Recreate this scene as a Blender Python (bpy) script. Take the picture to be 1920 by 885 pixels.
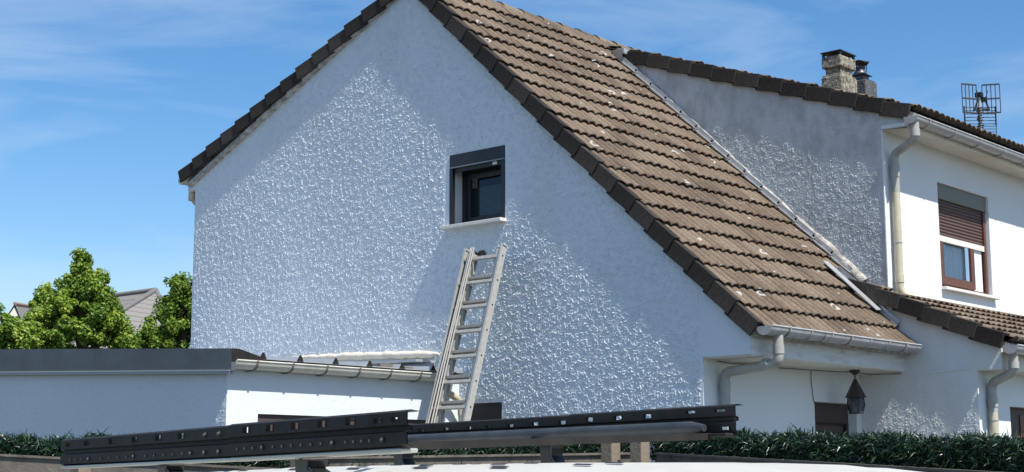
import bpy, math, random
import numpy as np
from mathutils import Vector, Matrix
from mathutils.geometry import tessellate_polygon
random.seed(7)
R = math.radians
for o in list(bpy.data.objects): bpy.data.objects.remove(o)
scn = bpy.context.scene
EYE = 1.7            # eye height above the ground; all heights below are given from the eye

# ------------------------------------------------------------------ camera
yaw, pitch, roll = -0.7210, 0.15738, -0.00301
f = Vector((math.sin(yaw)*math.cos(pitch), math.cos(yaw)*math.cos(pitch), math.sin(pitch)))
r = Vector((math.cos(yaw), -math.sin(yaw), 0)); u = r.cross(f)
r2 = math.cos(roll)*r + math.sin(roll)*u; u2 = -math.sin(roll)*r + math.cos(roll)*u
cd = bpy.data.cameras.new('camera'); cam = bpy.data.objects.new('camera', cd)
scn.collection.objects.link(cam)
m = Matrix((r2, u2, -f)).transposed().to_4x4(); m.translation = Vector((0, 0, EYE))
cam.matrix_world = m
cd.sensor_width = 36; cd.lens = 2839.7/1920*36; cd.clip_start = .05; cd.clip_end = 3000
scn.camera = cam

# ------------------------------------------------------------------ sky, sun, exposure
SUNV = Vector((.66, -.102, 1.0)).normalized()     # towards the sun
elev = math.asin(SUNV.z); azim = math.atan2(SUNV.x, SUNV.y)
w = bpy.data.worlds.new('World'); scn.world = w; w.use_nodes = True
nt = w.node_tree; nt.nodes.clear()
def N(nt, t, **k):
    n = nt.nodes.new(t)
    for a, b in k.items(): setattr(n, a, b)
    return n
sky = N(nt, 'ShaderNodeTexSky', sky_type='NISHITA', sun_disc=False, sun_elevation=elev, sun_rotation=azim,
        altitude=120, air_density=1.0, dust_density=.6, ozone_density=3.0)
tc = N(nt, 'ShaderNodeTexCoord')
mp = N(nt, 'ShaderNodeMapping'); mp.inputs['Rotation'].default_value = (R(20), R(-35), R(25)); mp.inputs['Scale'].default_value = (2.2, 1.2, 9)
nt.links.new(tc.outputs['Generated'], mp.inputs['Vector'])
n1 = N(nt, 'ShaderNodeTexNoise'); n1.inputs['Scale'].default_value = 1.6; n1.inputs['Detail'].default_value = 7; n1.inputs['Roughness'].default_value = .58; n1.inputs['Distortion'].default_value = .6
nt.links.new(mp.outputs[0], n1.inputs['Vector'])
cr = N(nt, 'ShaderNodeValToRGB'); cr.color_ramp.elements[0].position = .42; cr.color_ramp.elements[1].position = .72
cr.color_ramp.elements[0].color = (0, 0, 0, 1); cr.color_ramp.elements[1].color = (.5, .5, .5, 1)
nt.links.new(n1.outputs['Fac'], cr.inputs[0])
mx = N(nt, 'ShaderNodeMixRGB'); mx.inputs[2].default_value = (4.3, 5.1, 6.0, 1)
hs = N(nt, 'ShaderNodeHueSaturation'); hs.inputs['Saturation'].default_value = 1.27; hs.inputs['Value'].default_value = .97
nt.links.new(sky.outputs[0], hs.inputs['Color'])
nt.links.new(cr.outputs[0], mx.inputs[0]); nt.links.new(hs.outputs[0], mx.inputs[1])
bg = N(nt, 'ShaderNodeBackground'); bg.inputs['Strength'].default_value = .118
out = N(nt, 'ShaderNodeOutputWorld')
nt.links.new(mx.outputs[0], bg.inputs[0]); nt.links.new(bg.outputs[0], out.inputs[0])
sl = bpy.data.lights.new('sun', 'SUN'); sl.energy = 5.0; sl.angle = R(.53); sl.color = (1, .965, .90)
sun = bpy.data.objects.new('sun', sl); scn.collection.objects.link(sun)
sun.rotation_euler = SUNV.to_track_quat('Z', 'Y').to_euler()
scn.view_settings.view_transform = 'Standard'; scn.view_settings.look = 'None'
scn.view_settings.exposure = .46; scn.view_settings.gamma = 1
scn.render.engine = 'CYCLES'

# ------------------------------------------------------------------ helpers
C = scn.collection
def thing(name, label, cat, loc=(0, 0, -EYE), group=None):
    o = bpy.data.objects.new(name, None); C.objects.link(o)
    o.location = (loc[0], loc[1], loc[2]+EYE); o.empty_display_size = .2
    o['label'] = label; o['category'] = cat
    if group: o['group'] = group
    return o
def tag(o, label=None, cat=None, group=None, kind=None):
    for k, v in (('label', label), ('category', cat), ('group', group), ('kind', kind)):
        if v: o[k] = v
    return o
class M:
    def __init__(s): s.v = []; s.f = []; s.sm = []; s.tint = []
    def add(s, vs, fs, smooth=False, tint=.5):
        b = len(s.v); s.v += [Vector(p) for p in vs]; s.f += [tuple(i+b for i in q) for q in fs]
        s.sm += [smooth]*len(fs); s.tint += [tint]*len(fs); return s
    def box(s, a, b):
        x0, y0, z0 = [min(a[i], b[i]) for i in range(3)]; x1, y1, z1 = [max(a[i], b[i]) for i in range(3)]
        return s.add([(x0,y0,z0),(x1,y0,z0),(x1,y1,z0),(x0,y1,z0),(x0,y0,z1),(x1,y0,z1),(x1,y1,z1),(x0,y1,z1)],
                     [(0,3,2,1),(4,5,6,7),(0,1,5,4),(1,2,6,5),(2,3,7,6),(3,0,4,7)])
    def obox(s, c, ax, ay, az, hx, hy, hz):
        c, ax, ay, az = Vector(c), Vector(ax), Vector(ay), Vector(az); vs = []
        for k in (-1, 1):
            for i, j in ((-1,-1),(1,-1),(1,1),(-1,1)): vs.append(c+ax*hx*i+ay*hy*j+az*hz*k)
        return s.add(vs, [(0,3,2,1),(4,5,6,7),(0,1,5,4),(1,2,6,5),(2,3,7,6),(3,0,4,7)])
    def bar(s, p, q, wd, ht, up=(0,0,1)):
        p, q = Vector(p), Vector(q); d = (q-p); L = d.length; d.normalize()
        sd = d.cross(Vector(up)).normalized(); uu = sd.cross(d)
        return s.obox((p+q)/2, d, sd, uu, L/2, wd/2, ht/2)
    def tube(s, pts, rad, n=12, cap=True):
        pts = [Vector(p) for p in pts]; rad = rad if isinstance(rad, (list, tuple)) else [rad]*len(pts)
        rings = []; pu = None
        for i, p in enumerate(pts):
            d = (pts[min(i+1, len(pts)-1)]-pts[max(i-1, 0)]).normalized()
            if pu is None:
                pu = d.orthogonal().normalized()
            pu = (pu-d*pu.dot(d)).normalized(); pv = d.cross(pu)
            rings.append([p+(pu*math.cos(a)+pv*math.sin(a))*rad[i] for a in [2*math.pi*k/n for k in range(n)]])
        vs = [v for rg in rings for v in rg]; fs = []
        for i in range(len(pts)-1):
            for k in range(n): fs.append((i*n+k, i*n+(k+1)%n, (i+1)*n+(k+1)%n, (i+1)*n+k))
        s.add(vs, fs, True)
        if cap: s.add(rings[0], [tuple(range(n-1, -1, -1))]); s.add(rings[-1], [tuple(range(n))])
        return s
    def extr(s, prof, d, smooth=False, closed=True, caps=True):
        n = len(prof); d = Vector(d); vs = [Vector(p) for p in prof]+[Vector(p)+d for p in prof]
        fs = [(i, (i+1) % n, n+(i+1) % n, n+i) for i in range(n if closed else n-1)]
        s.add(vs, fs, smooth)
        if caps and closed:
            s.add(vs[:n], [tuple(range(n-1, -1, -1))]); s.add(vs[n:], [tuple(range(n))])
        return s
    def lathe(s, c, prof, n=16, caps=True, ph=0):
        c = Vector(c); vs = []
        for rr, z in prof: vs += [c+Vector((rr*math.cos(2*math.pi*k/n+ph), rr*math.sin(2*math.pi*k/n+ph), z)) for k in range(n)]
        fs = []
        for i in range(len(prof)-1):
            for k in range(n): fs.append((i*n+k, i*n+(k+1)%n, (i+1)*n+(k+1)%n, (i+1)*n+k))
        s.add(vs, fs, n > 8)
        if caps: s.add(vs[:n], [tuple(range(n-1, -1, -1))]); s.add(vs[-n:], [tuple(range(n))])
        return s
    def build(s, name, mat, parent=None, bevel=0, tintattr=False, fixn=False):
        org = Vector((0, 0, 0))
        off = Vector((0, 0, EYE))
        if parent:
            p = parent; org = Vector((0, 0, 0))
            while p: org += p.location; p = p.parent
        me = bpy.data.meshes.new(name)
        if parent is None and not fixn:
            xs = [v.x for v in s.v]; ys = [v.y for v in s.v]; zs = [v.z for v in s.v]
            base = Vector(((min(xs)+max(xs))/2, (min(ys)+max(ys))/2, min(zs)))+off
            org = base
        me.from_pydata([tuple(v+off-org) for v in s.v], [], s.f); me.update()
        me.polygons.foreach_set('use_smooth', s.sm)
        if tintattr:
            a = me.attributes.new('tint', 'FLOAT', 'FACE'); a.data.foreach_set('value', s.tint)
        me.materials.append(mat)
        o = bpy.data.objects.new(name, me); C.objects.link(o)
        if parent: o.parent = parent
        else: o.location = org
        if bevel:
            b = o.modifiers.new('bevel', 'BEVEL'); b.width = bevel; b.segments = 2; b.limit_method = 'ANGLE'
            b.angle_limit = R(40); b.harden_normals = False
        return o
def poly_wall(mb, outer, holes, to3, depth_vec, reveal=True):
    """flat wall with real openings: outer and holes are 2-D loops, to3 maps 2-D to 3-D"""
    loops = [[Vector((a, b, 0)) for a, b in outer]]+[[Vector((a, b, 0)) for a, b in h] for h in holes]
    tris = tessellate_polygon(loops)
    flat = [p for l in loops for p in l]
    vs = [Vector(to3(p.x, p.y)) for p in flat]
    mb.add(vs, tris)
    d = Vector(depth_vec); k = 0
    for li, l in enumerate(loops):
        n = len(l)
        if li > 0 or reveal:
            for i in range(n):
                a, b = vs[k+i], vs[k+(i+1) % n]
                mb.add([a, b, b+d, a+d], [(0, 1, 2, 3)])
        k += n

# ------------------------------------------------------------------ materials
def mat(name, base, rough=.7, metal=0, spec=.5, noise=None, bump=None, coord='Object'):
    """noise=(scale, colour2, contrast) ; bump=(scale, distance, detail)"""
    m = bpy.data.materials.new(name); m.use_nodes = True; nt = m.node_tree; p = nt.nodes['Principled BSDF']
    p.inputs['Base Color'].default_value = (*base, 1); p.inputs['Roughness'].default_value = rough
    p.inputs['Metallic'].default_value = metal; p.inputs['Specular IOR Level'].default_value = spec
    tc = N(nt, 'ShaderNodeTexCoord')
    if noise:
        n = N(nt, 'ShaderNodeTexNoise'); n.inputs['Scale'].default_value = noise[0]; n.inputs['Detail'].default_value = 6; n.inputs['Roughness'].default_value = .65
        nt.links.new(tc.outputs[coord], n.inputs['Vector'])
        c = N(nt, 'ShaderNodeValToRGB'); h = noise[2]/2
        c.color_ramp.elements[0].position = .5-h; c.color_ramp.elements[1].position = .5+h
        c.color_ramp.elements[0].color = (*base, 1); c.color_ramp.elements[1].color = (*noise[1], 1)
        nt.links.new(n.outputs['Fac'], c.inputs[0]); nt.links.new(c.outputs[0], p.inputs['Base Color'])
    if bump:
        n = N(nt, 'ShaderNodeTexNoise'); n.inputs['Scale'].default_value = bump[0]; n.inputs['Detail'].default_value = bump[2]
        nt.links.new(tc.outputs[coord], n.inputs['Vector'])
        b = N(nt, 'ShaderNodeBump'); b.inputs['Strength'].default_value = 1; b.inputs['Distance'].default_value = bump[1]
        nt.links.new(n.outputs['Fac'], b.inputs['Height']); nt.links.new(b.outputs[0], p.inputs['Normal'])
    return m

def stucco(name, base, dist=.004, scale=22, dirt=None, fine=.0006):
    """sprayed render: raised worm-like drops on a flatter coat"""
    m = bpy.data.materials.new(name); m.use_nodes = True; nt = m.node_tree; p = nt.nodes['Principled BSDF']
    L = nt.links.new
    p.inputs['Roughness'].default_value = .95; p.inputs['Specular IOR Level'].default_value = .08
    tc = N(nt, 'ShaderNodeTexCoord')
    a = N(nt, 'ShaderNodeTexNoise'); a.inputs['Scale'].default_value = scale; a.inputs['Detail'].default_value = 2
    L(tc.outputs['Object'], a.inputs['Vector'])
    b1 = N(nt, 'ShaderNodeBump'); b1.inputs['Distance'].default_value = dist; L(a.outputs['Fac'], b1.inputs['Height'])
    c = N(nt, 'ShaderNodeTexNoise'); c.inputs['Scale'].default_value = 120; c.inputs['Detail'].default_value = 3; L(tc.outputs['Object'], c.inputs['Vector'])
    b2 = N(nt, 'ShaderNodeBump'); b2.inputs['Distance'].default_value = fine; L(c.outputs['Fac'], b2.inputs['Height']); L(b1.outputs[0], b2.inputs['Normal'])
    L(b2.outputs[0], p.inputs['Normal'])
    v = N(nt, 'ShaderNodeTexNoise'); v.inputs['Scale'].default_value = .7; v.inputs['Detail'].default_value = 5; L(tc.outputs['Object'], v.inputs['Vector'])
    cr = N(nt, 'ShaderNodeValToRGB'); cr.color_ramp.elements[0].color = tuple(x*.95 for x in base)+(1,); cr.color_ramp.elements[1].color = (*base, 1)
    cr.color_ramp.elements[0].position = .35; cr.color_ramp.elements[1].position = .65
    L(v.outputs['Fac'], cr.inputs[0]); col = cr.outputs[0]
    if dirt: col = dirt(nt, tc, col)
    L(col, p.inputs['Base Color'])
    return m

def grime(colour, amount, scale, lo, hi, stretch=(1, 1, .35), ramp=None):
    def fn(nt, tc, col):
        L = nt.links.new
        mp = N(nt, 'ShaderNodeMapping'); mp.inputs['Scale'].default_value = stretch; L(tc.outputs['Object'], mp.inputs[0])
        n = N(nt, 'ShaderNodeTexNoise'); n.inputs['Scale'].default_value = scale; n.inputs['Detail'].default_value = 8; n.inputs['Roughness'].default_value = .68; L(mp.outputs[0], n.inputs['Vector'])
        r = N(nt, 'ShaderNodeMapRange'); r.inputs['From Min'].default_value = lo; r.inputs['From Max'].default_value = hi; r.inputs['To Max'].default_value = amount
        L(n.outputs['Fac'], r.inputs['Value']); fac = r.outputs[0]
        if ramp:   # dirt gathers towards one side: (nx, nz, d0, d1)
            s = N(nt, 'ShaderNodeSeparateXYZ'); L(tc.outputs['Object'], s.inputs[0])
            a = N(nt, 'ShaderNodeMath', operation='MULTIPLY'); a.inputs[1].default_value = ramp[0]; L(s.outputs['X'], a.inputs[0])
            b = N(nt, 'ShaderNodeMath', operation='MULTIPLY_ADD'); b.inputs[1].default_value = ramp[1]; L(s.outputs['Z'], b.inputs[0]); L(a.outputs[0], b.inputs[2])
            q = N(nt, 'ShaderNodeMapRange', interpolation_type='SMOOTHSTEP'); q.inputs['From Min'].default_value = ramp[2]; q.inputs['From Max'].default_value = ramp[3]
            q.inputs['To Min'].default_value = .45; q.inputs['To Max'].default_value = 1.6
            L(b.outputs[0], q.inputs['Value'])
            mm = N(nt, 'ShaderNodeMath', operation='MULTIPLY', use_clamp=True); L(fac, mm.inputs[0]); L(q.outputs[0], mm.inputs[1]); fac = mm.outputs[0]
        x = N(nt, 'ShaderNodeMixRGB'); x.inputs[2].default_value = (*colour, 1); L(fac, x.inputs[0]); L(col, x.inputs[1])
        return x.outputs[0]
    return fn

WHITE = (.66, .715, .765)
m_gable = stucco('stucco_white_rough', WHITE, dirt=grime((.52, .50, .45), .35, 1.6, .5, .85))
m_front = stucco('stucco_white_front', (.72, .745, .755), dist=.004, scale=22, fine=.0006)
m_ext = stucco('stucco_extension', (.65, .69, .72), dist=.004, scale=22, fine=.0006)
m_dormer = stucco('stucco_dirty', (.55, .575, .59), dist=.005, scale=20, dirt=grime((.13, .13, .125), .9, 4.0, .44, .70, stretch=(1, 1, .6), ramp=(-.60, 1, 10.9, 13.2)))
m_lowwall = stucco('stucco_low', (.66, .675, .68), dist=.004, scale=20, dirt=grime((.45, .40, .31), .5, 1.3, .45, .8))
m_fasc = stucco('stained_fascia', (.70, .715, .715), dirt=grime((.36, .31, .23), .75, 5, .48, .74, stretch=(1, .5, 2.5)))
m_soffit = mat('painted_soffit', (.74, .72, .65), .8, noise=(3, (.62, .58, .48), .5))
m_mortar = mat('mortar', (.50, .475, .43), .95, noise=(11, (.19, .175, .155), .30), bump=(60, .012, 4))
m_ledge = mat('cream_render', (.74, .70, .62), .9, noise=(6, (.50, .44, .34), .6), bump=(40, .006, 4))
m_zincp = mat('zinc_flashing', (.55, .56, .57), .45, metal=.5, noise=(8, (.38, .39, .40), .5))
m_gut = mat('grey_pvc_gutter', (.45, .455, .46), .38, noise=(9, (.31, .30, .28), .4))
m_gutin = mat('gutter_joint', (.10, .10, .10), .5)
m_gutb = mat('gutter_bracket', (.40, .40, .38), .45)
m_brk = mat('dirty_bracket', (.16, .14, .11), .6)
m_gutlight = mat('pale_gutter', (.66, .65, .58), .35, noise=(5, (.45, .42, .34), .6))
m_pipe = mat('grey_downpipe', (.43, .425, .40), .45, noise=(7, (.30, .285, .25), .45))
m_pipec = mat('cream_downpipe', (.55, .50, .37), .5, noise=(7, (.40, .35, .25), .45))
m_anth = mat('anthracite_sheet', (.095, .105, .12), .5, noise=(3, (.07, .076, .088), .4), bump=(2.2, .012, 2))
m_anthtrim = mat('anthracite_trim', (.22, .24, .28), .35)
m_box = mat('dark_shutter_box', (.017, .019, .025), .5)
m_frame = mat('dark_window_frame', (.012, .014, .019), .45)
m_white = mat('white_sill', (.74, .72, .68), .6, noise=(12, (.6, .56, .5), .5))
m_reveal = mat('reveal_grey', (.70, .73, .75), .8)
m_wood = mat('red_brown_window', (.14, .052, .030), .5, noise=(14, (.085, .032, .02), .5))
m_shut = mat('brown_shutter', (.105, .06, .05), .55, noise=(20, (.085, .05, .042), .5))
m_lintel = mat('olive_grey_box', (.17, .17, .145), .6)
m_alu = mat('aluminium', (.56, .54, .49), .45, metal=.25, noise=(22, (.36, .345, .31), .6))
m_aludark = mat('aluminium_dirty', (.36, .345, .31), .5, metal=.3, noise=(30, (.14, .14, .13), .6))
m_rope = mat('rope', (.42, .40, .36), .9)
m_blackp = mat('black_plastic', (.012, .012, .013), .35)
m_blackm = mat('black_painted_steel', (.008, .0078, .008), .62, spec=.28, noise=(12, (.026, .023, .020), .45), bump=(18, .0012, 3))
m_greybar = mat('worn_grey_bar', (.022, .026, .034), .5, metal=0, noise=(9, (.05, .056, .066), .35))
m_dot = mat('dull_punch', (.11, .11, .105), .5)
m_underb = mat('bare_metal_strip', (.42, .42, .38), .35, metal=.4)
m_van = mat('white_van_paint', (.60, .585, .53), .35, noise=(5, (.50, .48, .42), .6))
m_seal = mat('dark_seal', (.03, .03, .035), .6)
m_plank = mat('weathered_plank', (.20, .175, .145), .85, noise=(7, (.075, .062, .05), .5), bump=(50, .004, 5))
m_post = mat('pale_timber_post', (.26, .21, .15), .85, noise=(6, (.16, .125, .09), .5), bump=(40, .004, 5))
m_chim = mat('chimney_render', (.36, .32, .25), .95, noise=(16, (.06, .054, .046), .22), bump=(34, .02, 5))
m_chimg = mat('chimney_grey', (.12, .125, .13), .9, noise=(9, (.05, .053, .056), .4), bump=(30, .02, 5))
m_sooty = mat('sooty_metal', (.018, .017, .018), .55)
m_steel = mat('dull_steel_cowl', (.13, .135, .145), .4, metal=.5, noise=(14, (.05, .05, .055), .5))
m_ant = mat('antenna_rod', (.05, .05, .055), .5, metal=.3)
m_antl = mat('antenna_pale', (.42, .42, .43), .45, metal=.3)
m_garage = mat('brown_garage', (.075, .052, .044), .6, noise=(6, (.06, .042, .036), .5))
m_copper = mat('brown_lantern_metal', (.040, .026, .022), .5)
m_cable = mat('cable', (.06, .055, .05), .7)
m_cablew = mat('cable_white', (.75, .75, .75), .6)
m_ground = mat('ground', (.075, .072, .066), .9, noise=(1.2, (.05, .055, .04), .5))
m_curt = mat('white_curtain', (.70, .74, .78), .9)
m_room = mat('dark_room', (.02, .02, .022), .9)
m_farwall = mat('far_wall', (.55, .52, .46), .9)
m_farroof = mat('far_roof', (.17, .16, .155), .85, noise=(2, (.12, .115, .11), .5))
m_ridgeo = mat('orange_ridge', (.28, .18, .13), .8)
m_bark = mat('bark', (.09, .07, .05), .9)

def glass(name, tint=(.02, .025, .03), t=.5):
    m = bpy.data.materials.new(name); m.use_nodes = True; nt = m.node_tree; nt.nodes.remove(nt.nodes['Principled BSDF'])
    g = N(nt, 'ShaderNodeBsdfGlossy'); g.inputs['Roughness'].default_value = .03; g.inputs['Color'].default_value = (.9, .95, 1, 1)
    tr = N(nt, 'ShaderNodeBsdfTransparent'); tr.inputs['Color'].default_value = (t, t*1.02, t*1.04, 1)
    fr = N(nt, 'ShaderNodeFresnel'); fr.inputs['IOR'].default_value = 1.5
    x = N(nt, 'ShaderNodeMixShader'); L = nt.links.new
    L(fr.outputs[0], x.inputs[0]); L(tr.outputs[0], x.inputs[1]); L(g.outputs[0], x.inputs[2])
    L(x.outputs[0], nt.nodes['Material Output'].inputs[0])
    return m
m_glass = glass('window_glass', t=.9); m_glassd = glass('window_glass_dark', t=.75)

def net_mat():
    m = bpy.data.materials.new('net_curtain'); m.use_nodes = True; nt = m.node_tree; p = nt.nodes['Principled BSDF']; L = nt.links.new
    tc = N(nt, 'ShaderNodeTexCoord'); br = N(nt, 'ShaderNodeTexBrick'); br.offset = 0
    mp = N(nt, 'ShaderNodeMapping'); mp.inputs['Rotation'].default_value = (R(90), 0, 0); L(tc.outputs['Object'], mp.inputs[0])
    L(mp.outputs[0], br.inputs['Vector']); br.inputs['Scale'].default_value = 1; br.inputs['Brick Width'].default_value = .03; br.inputs['Row Height'].default_value = .03
    br.inputs['Mortar Size'].default_value = .0045
    br.inputs['Color1'].default_value = (.035, .05, .065, 1); br.inputs['Color2'].default_value = (.05, .065, .08, 1); br.inputs['Mortar'].default_value = (.16, .20, .23, 1)
    L(br.outputs['Color'], p.inputs['Base Color']); p.inputs['Roughness'].default_value = .9
    return m
m_net = net_mat()

def tile_mat(name, c1, c2, c3, spots=True, spotden=.34):
    m = bpy.data.materials.new(name); m.use_nodes = True; nt = m.node_tree; p = nt.nodes['Principled BSDF']; L = nt.links.new
    p.inputs['Roughness'].default_value = .9; p.inputs['Specular IOR Level'].default_value = .2
    tc = N(nt, 'ShaderNodeTexCoord')
    n = N(nt, 'ShaderNodeTexNoise'); n.inputs['Scale'].default_value = 1.3; n.inputs['Detail'].default_value = 8; n.inputs['Roughness'].default_value = .7; L(tc.outputs['Object'], n.inputs['Vector'])
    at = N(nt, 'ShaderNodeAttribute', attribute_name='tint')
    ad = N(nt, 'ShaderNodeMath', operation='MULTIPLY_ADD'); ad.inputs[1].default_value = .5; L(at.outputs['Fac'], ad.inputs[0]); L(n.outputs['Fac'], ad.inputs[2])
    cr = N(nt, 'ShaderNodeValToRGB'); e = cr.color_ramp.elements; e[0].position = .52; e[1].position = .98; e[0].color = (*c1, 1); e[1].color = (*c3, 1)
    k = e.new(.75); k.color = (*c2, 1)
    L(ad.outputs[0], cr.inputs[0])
    g = N(nt, 'ShaderNodeTexNoise'); g.inputs['Scale'].default_value = 38; g.inputs['Detail'].default_value = 5; g.inputs['Roughness'].default_value = .8; L(tc.outputs['Object'], g.inputs['Vector'])
    gr = N(nt, 'ShaderNodeMapRange'); gr.inputs['From Min'].default_value = .3; gr.inputs['From Max'].default_value = .7; gr.inputs['To Min'].default_value = .5; gr.inputs['To Max'].default_value = 1.4; L(g.outputs['Fac'], gr.inputs['Value'])
    mu = N(nt, 'ShaderNodeMixRGB', blend_type='MULTIPLY'); mu.inputs[0].default_value = 1; L(cr.outputs[0], mu.inputs[1]); L(gr.outputs[0], mu.inputs[2])
    col = mu.outputs[0]
    if spots:
        for sc, rmin, rmax, den, ring in ((3.2, .10, .22, spotden, True), (9, .0, .22, .35, False)):
            dn = N(nt, 'ShaderNodeTexNoise'); dn.inputs['Scale'].default_value = 14; L(tc.outputs['Object'], dn.inputs['Vector'])
            mxv = N(nt, 'ShaderNodeMixRGB', blend_type='ADD'); mxv.inputs[0].default_value = .035; L(tc.outputs['Object'], mxv.inputs[1]); L(dn.outputs['Color'], mxv.inputs[2])
            v = N(nt, 'ShaderNodeTexVoronoi'); v.inputs['Scale'].default_value = sc; L(mxv.outputs[0], v.inputs['Vector'])
            s = N(nt, 'ShaderNodeSeparateColor'); L(v.outputs['Color'], s.inputs[0])
            rad = N(nt, 'ShaderNodeMapRange'); rad.inputs['From Min'].default_value = 1-den; rad.inputs['From Max'].default_value = 1
            rad.inputs['To Min'].default_value = rmin; rad.inputs['To Max'].default_value = rmax; L(s.outputs[0], rad.inputs['Value'])
            ok = N(nt, 'ShaderNodeMath', operation='GREATER_THAN'); ok.inputs[1].default_value = 1-den; L(s.outputs[0], ok.inputs[0])
            df = N(nt, 'ShaderNodeMath', operation='SUBTRACT'); L(rad.outputs[0], df.inputs[0]); L(v.outputs['Distance'], df.inputs[1])
            if ring:
                ab = N(nt, 'ShaderNodeMath', operation='ABSOLUTE'); L(df.outputs[0], ab.inputs[0])
                lt = N(nt, 'ShaderNodeMath', operation='LESS_THAN'); lt.inputs[1].default_value = .038; L(ab.outputs[0], lt.inputs[0])
            else:
                lt = N(nt, 'ShaderNodeMath', operation='GREATER_THAN'); lt.inputs[1].default_value = 0; L(df.outputs[0], lt.inputs[0])
            # broken outline
            bn = N(nt, 'ShaderNodeTexNoise'); bn.inputs['Scale'].default_value = 11; L(tc.outputs['Object'], bn.inputs['Vector'])
            bo = N(nt, 'ShaderNodeMath', operation='GREATER_THAN'); bo.inputs[1].default_value = .40; L(bn.outputs['Fac'], bo.inputs[0])
            a1 = N(nt, 'ShaderNodeMath', operation='MULTIPLY'); L(ok.outputs[0], a1.inputs[0]); L(lt.outputs[0], a1.inputs[1])
            a2 = N(nt, 'ShaderNodeMath', operation='MULTIPLY'); L(a1.outputs[0], a2.inputs[0]); L(bo.outputs[0], a2.inputs[1])
            a3 = N(nt, 'ShaderNodeMath', operation='MULTIPLY'); L(a2.outputs[0], a3.inputs[0]); a3.inputs[1].default_value = .6 if ring else .45
            x = N(nt, 'ShaderNodeMixRGB'); x.inputs[2].default_value = (.52, .52, .50, 1); L(a3.outputs[0], x.inputs[0]); L(col, x.inputs[1]); col = x.outputs[0]
    L(col, p.inputs['Base Color'])
    b = N(nt, 'ShaderNodeBump'); b.inputs['Distance'].default_value = .006; L(g.outputs['Fac'], b.inputs['Height']); L(b.outputs[0], p.inputs['Normal'])
    return m
m_tile = tile_mat('brown_roof_tile', (.075, .055, .042), (.130, .096, .069), (.185, .142, .104))
m_verge = tile_mat('dark_verge_tile', (.026, .022, .020), (.046, .039, .034), (.078, .066, .058), spots=False)
m_ridge = tile_mat('mossy_ridge_tile', (.10, .08, .055), (.15, .12, .085), (.20, .165, .12), spots=True, spotden=.08)

# ------------------------------------------------------------------ sprayed render drops, as relief
def pnoise(x, z, sc, seed):
    rg = np.random.RandomState(seed); n = 256; g = rg.rand(n, n)*2*np.pi; gx, gz = np.cos(g), np.sin(g)
    x = x*sc; z = z*sc; xi = np.floor(x).astype(int); zi = np.floor(z).astype(int); xf = x-xi; zf = z-zi
    u_ = xf*xf*xf*(xf*(xf*6-15)+10); v_ = zf*zf*zf*(zf*(zf*6-15)+10)
    def d(i, j): a = (xi+i) % n; b = (zi+j) % n; return gx[a, b]*(xf-i)+gz[a, b]*(zf-j)
    return (d(0, 0)*(1-u_)+d(1, 0)*u_)*(1-v_)+(d(0, 1)*(1-u_)+d(1, 1)*u_)*v_
def sst(a, b, t): t = np.clip((t-a)/(b-a), 0, 1); return t*t*(3-2*t)
def skin(name, mt, parent, y, x0, x1, z0, z1, planes, holes, seed, hmax=.0115, res=.0066, sc=33):
    """relief of render drops standing proud of the flat coat; planes = (a,b,c) keeps a*x+b*z<c"""
    nx = int((x1-x0)/res)+1; nz = int((z1-z0)/res)+1
    X, Z = np.meshgrid(np.linspace(x0, x1, nx), np.linspace(z0, z1, nz))
    dist = np.minimum(np.minimum(X-x0, x1-X), np.minimum(Z-z0, z1-Z))
    for a, b, c in planes: dist = np.minimum(dist, (c-a*X-b*Z)/math.hypot(a, b))
    for hx0, hx1, hz0, hz1 in holes:
        dx = np.maximum(hx0-X, X-hx1); dz = np.maximum(hz0-Z, Z-hz1); dist = np.minimum(dist, np.maximum(dx, dz))
    wx = X+.016*pnoise(X, Z, 15, seed+1); wz = Z+.016*pnoise(X, Z, 13, seed+2)
    a = pnoise(wx*.8, wz*1.15, sc, seed); b = pnoise(wx+7.3, wz+3.1, sc*1.6, seed+5); big = pnoise(X, Z, 2.0, seed+9)
    worm = sst(.19, .05, np.abs(a+.10*b))*sst(-.32, .0, b+.25*big)
    blob = sst(.10, .34, b)
    h = hmax*(np.maximum(worm, blob*.9)*(.35+.65*sst(-.35, .35, pnoise(X, Z, 15, seed+11)))+.10*pnoise(X, Z, 60, seed+13))
    h = np.where(dist < .012, -.003, h*np.clip((dist-.008)/.03, 0, 1))
    Y = y+.0012-h
    keep = dist > .004
    kq = keep[:-1, :-1] & keep[1:, :-1] & keep[:-1, 1:] & keep[1:, 1:]
    idx = np.arange(nx*nz).reshape(nz, nx); q = np.stack([idx[:-1, :-1], idx[:-1, 1:], idx[1:, 1:], idx[1:, :-1]], -1)[kq]
    used = np.zeros(nx*nz, bool); used[q.ravel()] = True; remap = np.cumsum(used)-1; q = remap[q]
    co = np.stack([X.ravel(), Y.ravel(), Z.ravel()+EYE], 1)[used]
    p = parent; org = Vector((0, 0, 0))
    while p: org += p.location; p = p.parent
    co -= np.array(org)
    me = bpy.data.meshes.new(name); me.vertices.add(len(co)); me.vertices.foreach_set('co', co.astype(np.float32).ravel())
    nf = len(q); me.loops.add(nf*4); me.loops.foreach_set('vertex_index', q.astype(np.int32).ravel())
    me.polygons.add(nf); me.polygons.foreach_set('loop_start', np.arange(0, nf*4, 4, dtype=np.int32)); me.polygons.foreach_set('loop_total', np.full(nf, 4, dtype=np.int32))
    me.update(calc_edges=True); me.validate(); me.polygons.foreach_set('use_smooth', [True]*nf); me.materials.append(mt)
    o = bpy.data.objects.new(name, me); C.objects.link(o); o.parent = parent
    return o
# ------------------------------------------------------------------ ground
tag(M().add([(-600, -600, -EYE), (600, -600, -EYE), (600, 600, -EYE), (-600, 600, -EYE)], [(0, 1, 2, 3)]).build('ground', m_ground, fixn=True), kind='structure')

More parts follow.
